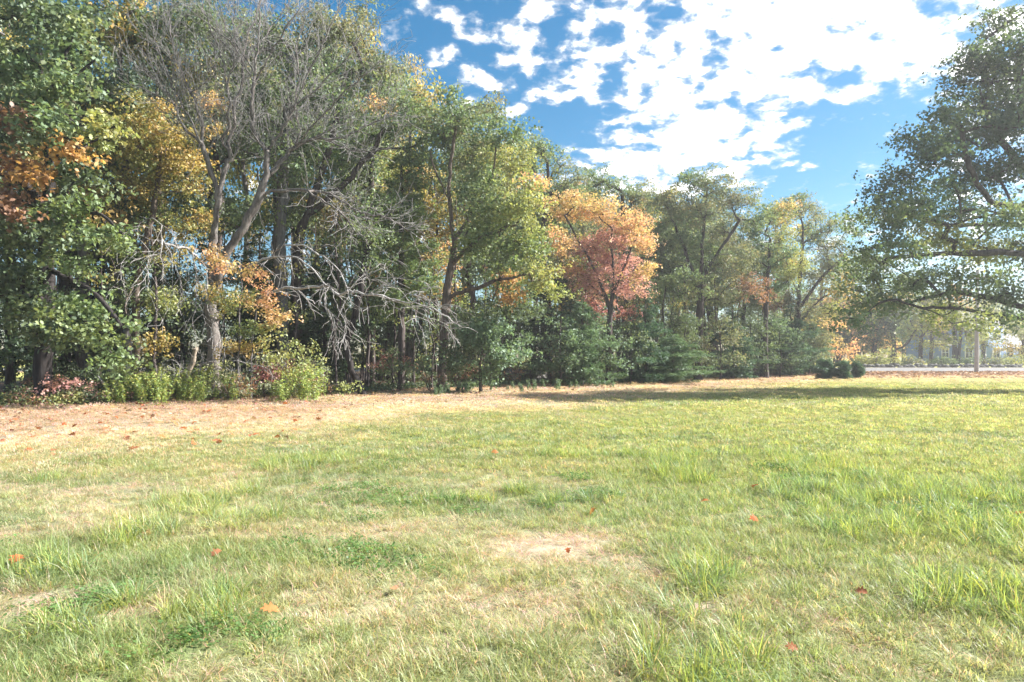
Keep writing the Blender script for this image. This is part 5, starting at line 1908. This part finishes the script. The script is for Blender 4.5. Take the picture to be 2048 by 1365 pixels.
TUFTS = []
for k in range(4):
    TUFTS.append(tuft(1000 + k, 46, 0.075, 0.075, 0.0032, 0.55, 0.5))               # 0-3 short fine
for k in range(3):
    TUFTS.append(tuft(1010 + k, 34, 0.075, 0.13, 0.0045, 0.55, 0.65))               # 4-6 medium arching
for k in range(3):
    TUFTS.append(tuft(1020 + k, 30, 0.07, 0.27, 0.0062, 0.35, 0.65, 4, 0.08))       # 7-9 tall coarse
for k in range(3):
    TUFTS.append(tuft(1030 + k, 40, 0.09, 0.085, 0.0026, 1.15, 0.3, 3, 0.4))        # 10-12 flat thatch
for k in range(2):
    TUFTS.append(clover(1040 + k, 46, 0.07))                                        # 13-14 clover
for k in range(3):
    TUFTS.append(tuft(1050 + k, 60, 0.17, 0.10, 0.0085, 0.6, 0.55, 2))              # 15-17 mid distance
for k in range(3):
    TUFTS.append(tuft(1060 + k, 80, 0.36, 0.10, 0.018, 0.65, 0.5, 2))               # 18-20 far
for me in TUFTS:
    me.materials.append(M_GRASS)


def scatter(name, label, coll, pos, rot, scl, idx, tint, kind="stuff"):
    me = bpy.data.meshes.new(name)
    n = len(pos)
    me.vertices.add(n)
    me.vertices.foreach_set("co", np.asarray(pos, np.float32).ravel())
    for nm, tp, data, key in (("rot", 'FLOAT_VECTOR', rot, "vector"), ("scl", 'FLOAT_VECTOR', scl, "vector"), ("idx", 'INT', idx, "value"), ("tint", 'FLOAT_COLOR', np.concatenate([tint, np.ones((n, 1))], 1), "color")):
        a = me.attributes.new(nm, tp, 'POINT')
        a.data.foreach_set(key, np.asarray(data, np.int32 if tp == 'INT' else np.float32).ravel())
    me.update()
    o = add(name, me)
    tag(o, label, kind=kind)
    ng = bpy.data.node_groups.new(name + "_scatter", 'GeometryNodeTree')
    ng.interface.new_socket("Geometry", in_out='INPUT', socket_type='NodeSocketGeometry')
    ng.interface.new_socket("Geometry", in_out='OUTPUT', socket_type='NodeSocketGeometry')
    N = ng.nodes.new
    L = ng.links.new
    gi = N("NodeGroupInput")
    go = N("NodeGroupOutput")
    ci = N("GeometryNodeCollectionInfo")
    ci.inputs["Collection"].default_value = coll
    ci.inputs["Separate Children"].default_value = True
    ci.inputs["Reset Children"].default_value = True
    ip = N("GeometryNodeInstanceOnPoints")
    ip.inputs["Pick Instance"].default_value = True
    L(gi.outputs[0], ip.inputs["Points"])
    L(ci.outputs[0], ip.inputs["Instance"])

    def named(nm, tp):
        a = N("GeometryNodeInputNamedAttribute")
        a.data_type = tp
        a.inputs["Name"].default_value = nm
        return a.outputs["Attribute"]
    L(named("idx", 'INT'), ip.inputs["Instance Index"])
    e2r = N("FunctionNodeEulerToRotation")
    L(named("rot", 'FLOAT_VECTOR'), e2r.inputs[0])
    L(e2r.outputs[0], ip.inputs["Rotation"])
    L(named("scl", 'FLOAT_VECTOR'), ip.inputs["Scale"])
    L(ip.outputs[0], go.inputs[0])
    md = o.modifiers.new("scatter", 'NODES')
    md.node_group = ng
    return o


C_TUFT = hidden_collection("tuft", TUFTS)


def frustum_points(y0, y1, dens, rs, wide=1.12, pad=1.5):
    """Evenly random points over what the camera and a step to either side can see."""
    half = lambda y: 0.75 * y * wide + pad
    A = (y1 - y0) * 2 * half(y1)
    n = int(A * dens)
    y = rs.uniform(y0, y1, n)
    x = rs.uniform(-half(y1), half(y1), n)
    k = np.abs(x) < half(y)
    return x[k], y[k]


def build_grass():
    rs = np.random.default_rng(1100)
    X = []
    for (y0, y1, dens) in ((1.6, 6.5, 260), (6.5, 11, 170), (9.5, 22, 52), (20, 56, 11)):
        x, y = frustum_points(y0, y1, dens, rs)
        s = edge_s(x, y)
        k = s > -0.6
        x, y = x[k], y[k]
        d = field_dry(x, y)
        b = bare(x, y)
        k = rs.random(len(x)) > b * 0.93
        k &= rs.random(len(x)) > 0.35 * d * (fbm(x * 2.5, y * 2.5, 111, 2) > 0.5)
        x, y, d = x[k], y[k], d[k]
        n = len(x)
        hmap = fbm(x * 1.3, y * 1.3, 121, 4)
        lush = np.clip((1 - d) * 1.1 + (hmap - 0.5) * 1.6, 0, 1.4)
        if y1 <= 11:
            idx = rs.integers(0, 4, n)
            p = rs.random(n)
            md = p < 0.20 + 0.55 * lush
            idx[md] = rs.integers(4, 7, md.sum())
            th = rs.random(n) < 0.18 + 0.5 * d
            idx[th] = rs.integers(10, 13, th.sum())
            # coarse tall tufts grow in colonies, most of them at the near right
            colony = fbm(x * 0.9 + 7, y * 0.9, 131, 3) + 0.10 * sstep(-0.3, 1.5, x) + spot(x, y, 1480, 1340, 0.35, 0.4, 0.28) + spot(x, y, 1290, 1330, 0.5, 0.5, 0.22) + spot(x, y, 1900, 1250, 0.9, 0.6, 0.16)
            tl = (colony > 0.69) & (rs.random(n) < 0.30)
            idx[tl] = rs.integers(7, 10, tl.sum())
            cl = (fbm(x * 1.1 + 17, y * 1.1, 141, 3) + spot(x, y, 500, 1260, 0.4, 0.4, 0.3) + spot(x, y, 1480, 1190, 0.5, 0.3, 0.25) > 0.70) & (rs.random(n) < 0.22)
            idx[cl] = rs.integers(13, 15, cl.sum())
        elif y1 <= 22:
            idx = rs.integers(15, 18, n)
        else:
            idx = rs.integers(18, 21, n)
        hs = (0.42 + 0.62 * hmap) * (1 - 0.45 * d) * rs.uniform(0.8, 1.25, n)
        if y1 <= 11:
            hs = hs * 1.12
            hs[(idx >= 7) & (idx < 10)] *= 1.0
        w = rs.uniform(0.85, 1.25, n)
        pos = np.stack([x, y, gz(x, y)], 1)
        # combed slightly away from the camera-left by wind and mower
        rot = np.stack([rs.normal(0.06, 0.12, n), rs.normal(-0.05, 0.12, n), rs.uniform(0, 6.283, n)], 1)
        scl = np.stack([w, w, hs * 1.05], 1)
        tint = field_colour(x, y)
        jit = rs.uniform(0.82, 1.18, (n, 1))
        tint = tint * jit * 1.08
        isth = (idx >= 10) & (idx < 13)
        tint[isth] = tint[isth] * 0.35 + (G_STRAW * 0.95) * 0.65
        tall = (idx >= 7) & (idx < 10)
        tint[tall] = tint[tall] * 0.35 + np.where(rs.random((tall.sum(), 1)) < 0.4, np.array([[0.17, 0.29, 0.13]]), np.array([[0.29, 0.37, 0.09]])) * 0.65
        clv = (idx >= 13) & (idx < 15)
        tint[clv] = np.array([0.19, 0.28, 0.095]) * rs.uniform(0.8, 1.3, (clv.sum(), 1))
        X.append((pos, rot, scl, idx, tint))
    cat = [np.concatenate(c) for c in zip(*X)]
    scatter("grass", "sunlit yellow-green meadow grass with dry straw patches and coarse tufts", C_TUFT, *cat)
    print("grass tufts", len(cat[0]))


build_grass()


# ------------------------------------------------------------------ fallen leaves
def dry_leaf_mesh(seed, col, cup=0.25):
    rs = np.random.default_rng(seed)
    tv, tf = T_OAK
    V = tv.copy()
    V[:, 2] += cup * (np.abs(V[:, 1]) ** 1.5) + 0.10 * np.sin(V[:, 0] * 3.1 + seed) + rs.normal(0, 0.03, len(V))
    V[:, 0] -= 0.5
    me = make_mesh("fallen_leaf", V, tf, np.repeat([col], len(V), 0))
    return me


LEAFCOL = [(0.42, 0.13, 0.055), (0.50, 0.19, 0.075), (0.30, 0.13, 0.06), (0.46, 0.27, 0.15), (0.22, 0.10, 0.055), (0.55, 0.40, 0.26), (0.40, 0.16, 0.09)]
fl_mesh = [dry_leaf_mesh(1200 + k, c) for k, c in enumerate(LEAFCOL)]
named_leaves = [(34, 1132, 0, 0.16, "blurred orange oak leaf lying at the left edge of the near grass"), (540, 1228, 1, 0.15, "pale orange oak leaf curled in the grass at lower left centre"), (1185, 1028, 1, 0.13, "orange leaf beside the bare patch in the middle of the grass"),
                (1510, 976, 0, 0.15, "red-orange leaf lying on the sunlit grass right of the middle"), (1407, 1004, 1, 0.14, "orange leaf left of and below the red-orange one on the sunlit grass"), (1508, 1046, 0, 0.15, "upright red leaf in the grass directly below the red-orange one"),
                (1136, 1107, 0, 0.09, "tiny red leaf lying on the bare patch"), (2040, 1038, 0, 0.15, "orange-red leaf at the right edge of the near grass"), (1722, 1196, 6, 0.11, "rusty leaf half hidden in the lower right grass"), (1583, 1303, 6, 0.09, "small rusty leaf near the bottom edge, right of the middle"),
                (296, 1076, 3, 0.14, "pale salmon leaf in the left grass"), (432, 1115, 6, 0.12, "small rusty leaf in the left middle grass"), (790, 1182, 3, 0.14, "pale tan leaf in the grass at lower centre"), (572, 880, 2, 0.15, "brown leaf on the grass below the thicket's right end"),
                (990, 910, 1, 0.15, "lone orange leaf in the middle distance of the field"), (560, 930, 2, 0.14, "brown leaf in the field's left middle distance")]
for (u, v, k, s, lab) in named_leaves:
    p = at_px(u, v)
    o = add("fallen_leaf", fl_mesh[k], M_LITTER, None, (p[0], p[1], p[2] + 0.03 + (0.055 if p[1] < 9 else 0.03)))
    r_ = np.random.default_rng(int(u))
    s *= 0.78
    o.scale = (s, s, s)
    o.rotation_euler = (r_.normal(0.25, 0.35), r_.normal(0, 0.35), r_.uniform(0, 6.28))
    tag(o, lab, "leaf", "single leaves on the grass")
rs = np.random.default_rng(1230)
cnt = 0
while cnt < 150:
    u = rs.uniform(0, 640)
    v = rs.uniform(800, 925)
    p = at_px(u, v)
    s_ = float(edge_s(p[0], p[1]))
    if s_ < 1.0 or s_ > 15 or rs.random() > 1.25 - s_ / 14:
        continue
    cnt += 1
    o = add("fallen_leaf", fl_mesh[int(rs.integers(7))], M_LITTER, None, (p[0], p[1], p[2] + rs.uniform(0.05, 0.09)))
    s = rs.uniform(0.11, 0.19)
    o.scale = (s, s, s)
    o.rotation_euler = (rs.normal(0, 0.4), rs.normal(0, 0.4), rs.uniform(0, 6.28))
    tag(o, "dry " + ("rusty red", "orange-brown", "dull brown", "pale tan", "dark brown", "straw-coloured", "reddish") [fl_mesh.index(o.data)] + " leaf scattered on the tan strip before the left trees", "leaf", "dry leaves on the tan strip")

# leaf litter too dense to count: the wood's floor, the tan strip and the bank below the road
litter = [dry_leaf_mesh(1240 + k, (1, 1, 1)) for k in range(4)]
for me in litter:
    me.materials.append(M_LITTER_I)
C_LIT = hidden_collection("litter", litter)


def build_litter():
    rs = np.random.default_rng(1250)
    p1 = strip_points(5200, -6, 62, -6.0, 0.5, 1251)
    p2 = strip_points(5200, -4, 45, 0.0, 11.0, 1252)
    k = rs.random(len(p2)) < 0.55 * np.clip(1.0 - edge_s(p2[:, 0], p2[:, 1]) / 11, 0.03, 1)
    p2 = p2[k]
    p3 = np.stack([rs.uniform(24, 75, 7500), rs.uniform(51, 65.5, 7500)], 1)
    k = fbm(p3[:, 0] * 0.4, p3[:, 1] * 0.8, 99, 3) > 0.30
    p3 = p3[k]
    p = np.concatenate([p1, p2, p3])
    n = len(p)
    pos = np.stack([p[:, 0], p[:, 1], gz(p[:, 0], p[:, 1]) + rs.uniform(0.01, 0.06, n)], 1)
    sz = rs.uniform(0.10, 0.19, n)
    sz[len(p1) + len(p2):] *= 1.7
    rot = np.stack([rs.normal(0, 0.4, n), rs.normal(0, 0.4, n), rs.uniform(0, 6.28, n)], 1)
    pal = np.array([(0.29, 0.19, 0.13), (0.22, 0.14, 0.10), (0.37, 0.27, 0.19), (0.31, 0.18, 0.12), (0.44, 0.34, 0.25)])
    tint = pal[rs.integers(5, size=n)] * rs.uniform(0.75, 1.2, (n, 1))
    scatter("leaf_litter", "brown fallen leaves covering the woodland floor, the strip and the road bank", C_LIT, pos, rot, np.stack([sz, sz, sz], 1), rs.integers(0, 4, n), tint)


build_litter()


# ------------------------------------------------------------------ thin veil of air added to lift the dark tones
ADDED_HAZE = 0.0009


def build_added_haze():
    V, Fq = boxes([(-260, 300, -60, 240, -1.5, 32)])
    m, nt, N, L = mat_new("added_haze")
    out = N("ShaderNodeOutputMaterial")
    v = N("ShaderNodeVolumePrincipled")
    v.inputs["Color"].default_value = (0.93, 0.94, 1.0, 1)
    v.inputs["Density"].default_value = ADDED_HAZE
    v.inputs["Anisotropy"].default_value = 0.45
    L(v.outputs[0], out.inputs["Volume"])
    o = add("added_haze", make_mesh("added_haze", V, Fq), m)
    tag(o, "thin bright veil added in the air over the whole field to lift its tones", kind="stuff")


if ADDED_HAZE > 0:
    build_added_haze()


# ------------------------------------------------------------------ say which one of the look-alikes each is
MARKS = ((-40, "at the left edge of the view"), (60, "behind the far left oak"), (170, "behind the tall straight oak"), (290, "behind the yellow maple"), (428, "behind the bare tree"), (565, "behind the blue-grey-trunked oak"), (640, "behind the leaning oak"), (715, "behind the crooked black trunk"),
         (800, "behind the feathery pine"), (888, "behind the broad light oak"), (1000, "under the broad light oak's right side"), (1100, "left of the coral maple"), (1216, "behind the coral maple"), (1300, "right of the coral maple"), (1400, "behind the wide olive oak"), (1465, "right of the wide olive oak"), (1532, "behind the soft yellow-green maple"),
         (1600, "behind the last tall oak"), (1680, "behind the small orange maple"), (1752, "behind the yellow-green shrub"), (1790, "left of the blue house"), (1850, "by the house's left corner"), (1915, "behind the blue house"), (1965, "right of the utility pole"), (2030, "at the right edge of the view"))
ORD = ("nearest", "second nearest", "third nearest", "fourth nearest", "fifth nearest", "sixth nearest", "seventh nearest", "eighth nearest", "ninth nearest", "tenth nearest")
ORDL = ("leftmost", "second from left", "third from left", "fourth from left", "fifth from left", "sixth from left", "seventh from left", "eighth from left", "ninth from left", "tenth from left", "eleventh from left", "twelfth from left", "thirteenth from left")
LOWM = ((250, "beside the slim brown trunk"), (330, "left of the leaning snag"), (366, "before the leaning snag"), (400, "right of the leaning snag"), (440, "before the bare tree"), (550, "before the red shrub"), (630, "at the thicket's right end"),
        (890, "below the broad light oak"), (960, "below the understorey maple"), (1030, "right of the understorey maple"), (1100, "left of the low evergreen"), (1180, "by the low evergreen"), (1250, "by the coral maple's trunk"))


def relabel():
    kinds = {}
    for (o, u, y) in PLACED:
        b = o.name.split(".")[0]
        low = b in ("goldenrod", "tall_weed")
        marks = LOWM if low else MARKS
        m = min(marks, key=lambda q: abs(q[0] - u))[1]
        kinds.setdefault((o["label"], m, low), []).append((u if low else y, o))
    short = (("upright light green goldenrod clump in front of the thicket", "light green goldenrod clump"), ("blue-green weed clump in the shade at the wood's edge", "blue-green weed clump"))
    for (lab, m, low), lst in kinds.items():
        lst.sort(key=lambda q: q[0])
        base = dict(short).get(lab, lab)
        for cut in (" standing deeper among the trunks", " among the trunks of the wood", " among the trunks at the wood's edge", " inside the wood", " in the wood", " on the horizon beyond the road"):
            base = base.replace(cut, "")
        for i, (_, o) in enumerate(lst):
            if len(lst) == 1:
                o["label"] = base + " " + m
            else:
                o["label"] = base + " " + m + ", " + (ORDL if low else ORD)[min(i, (len(ORDL) if low else len(ORD)) - 1)]


relabel()
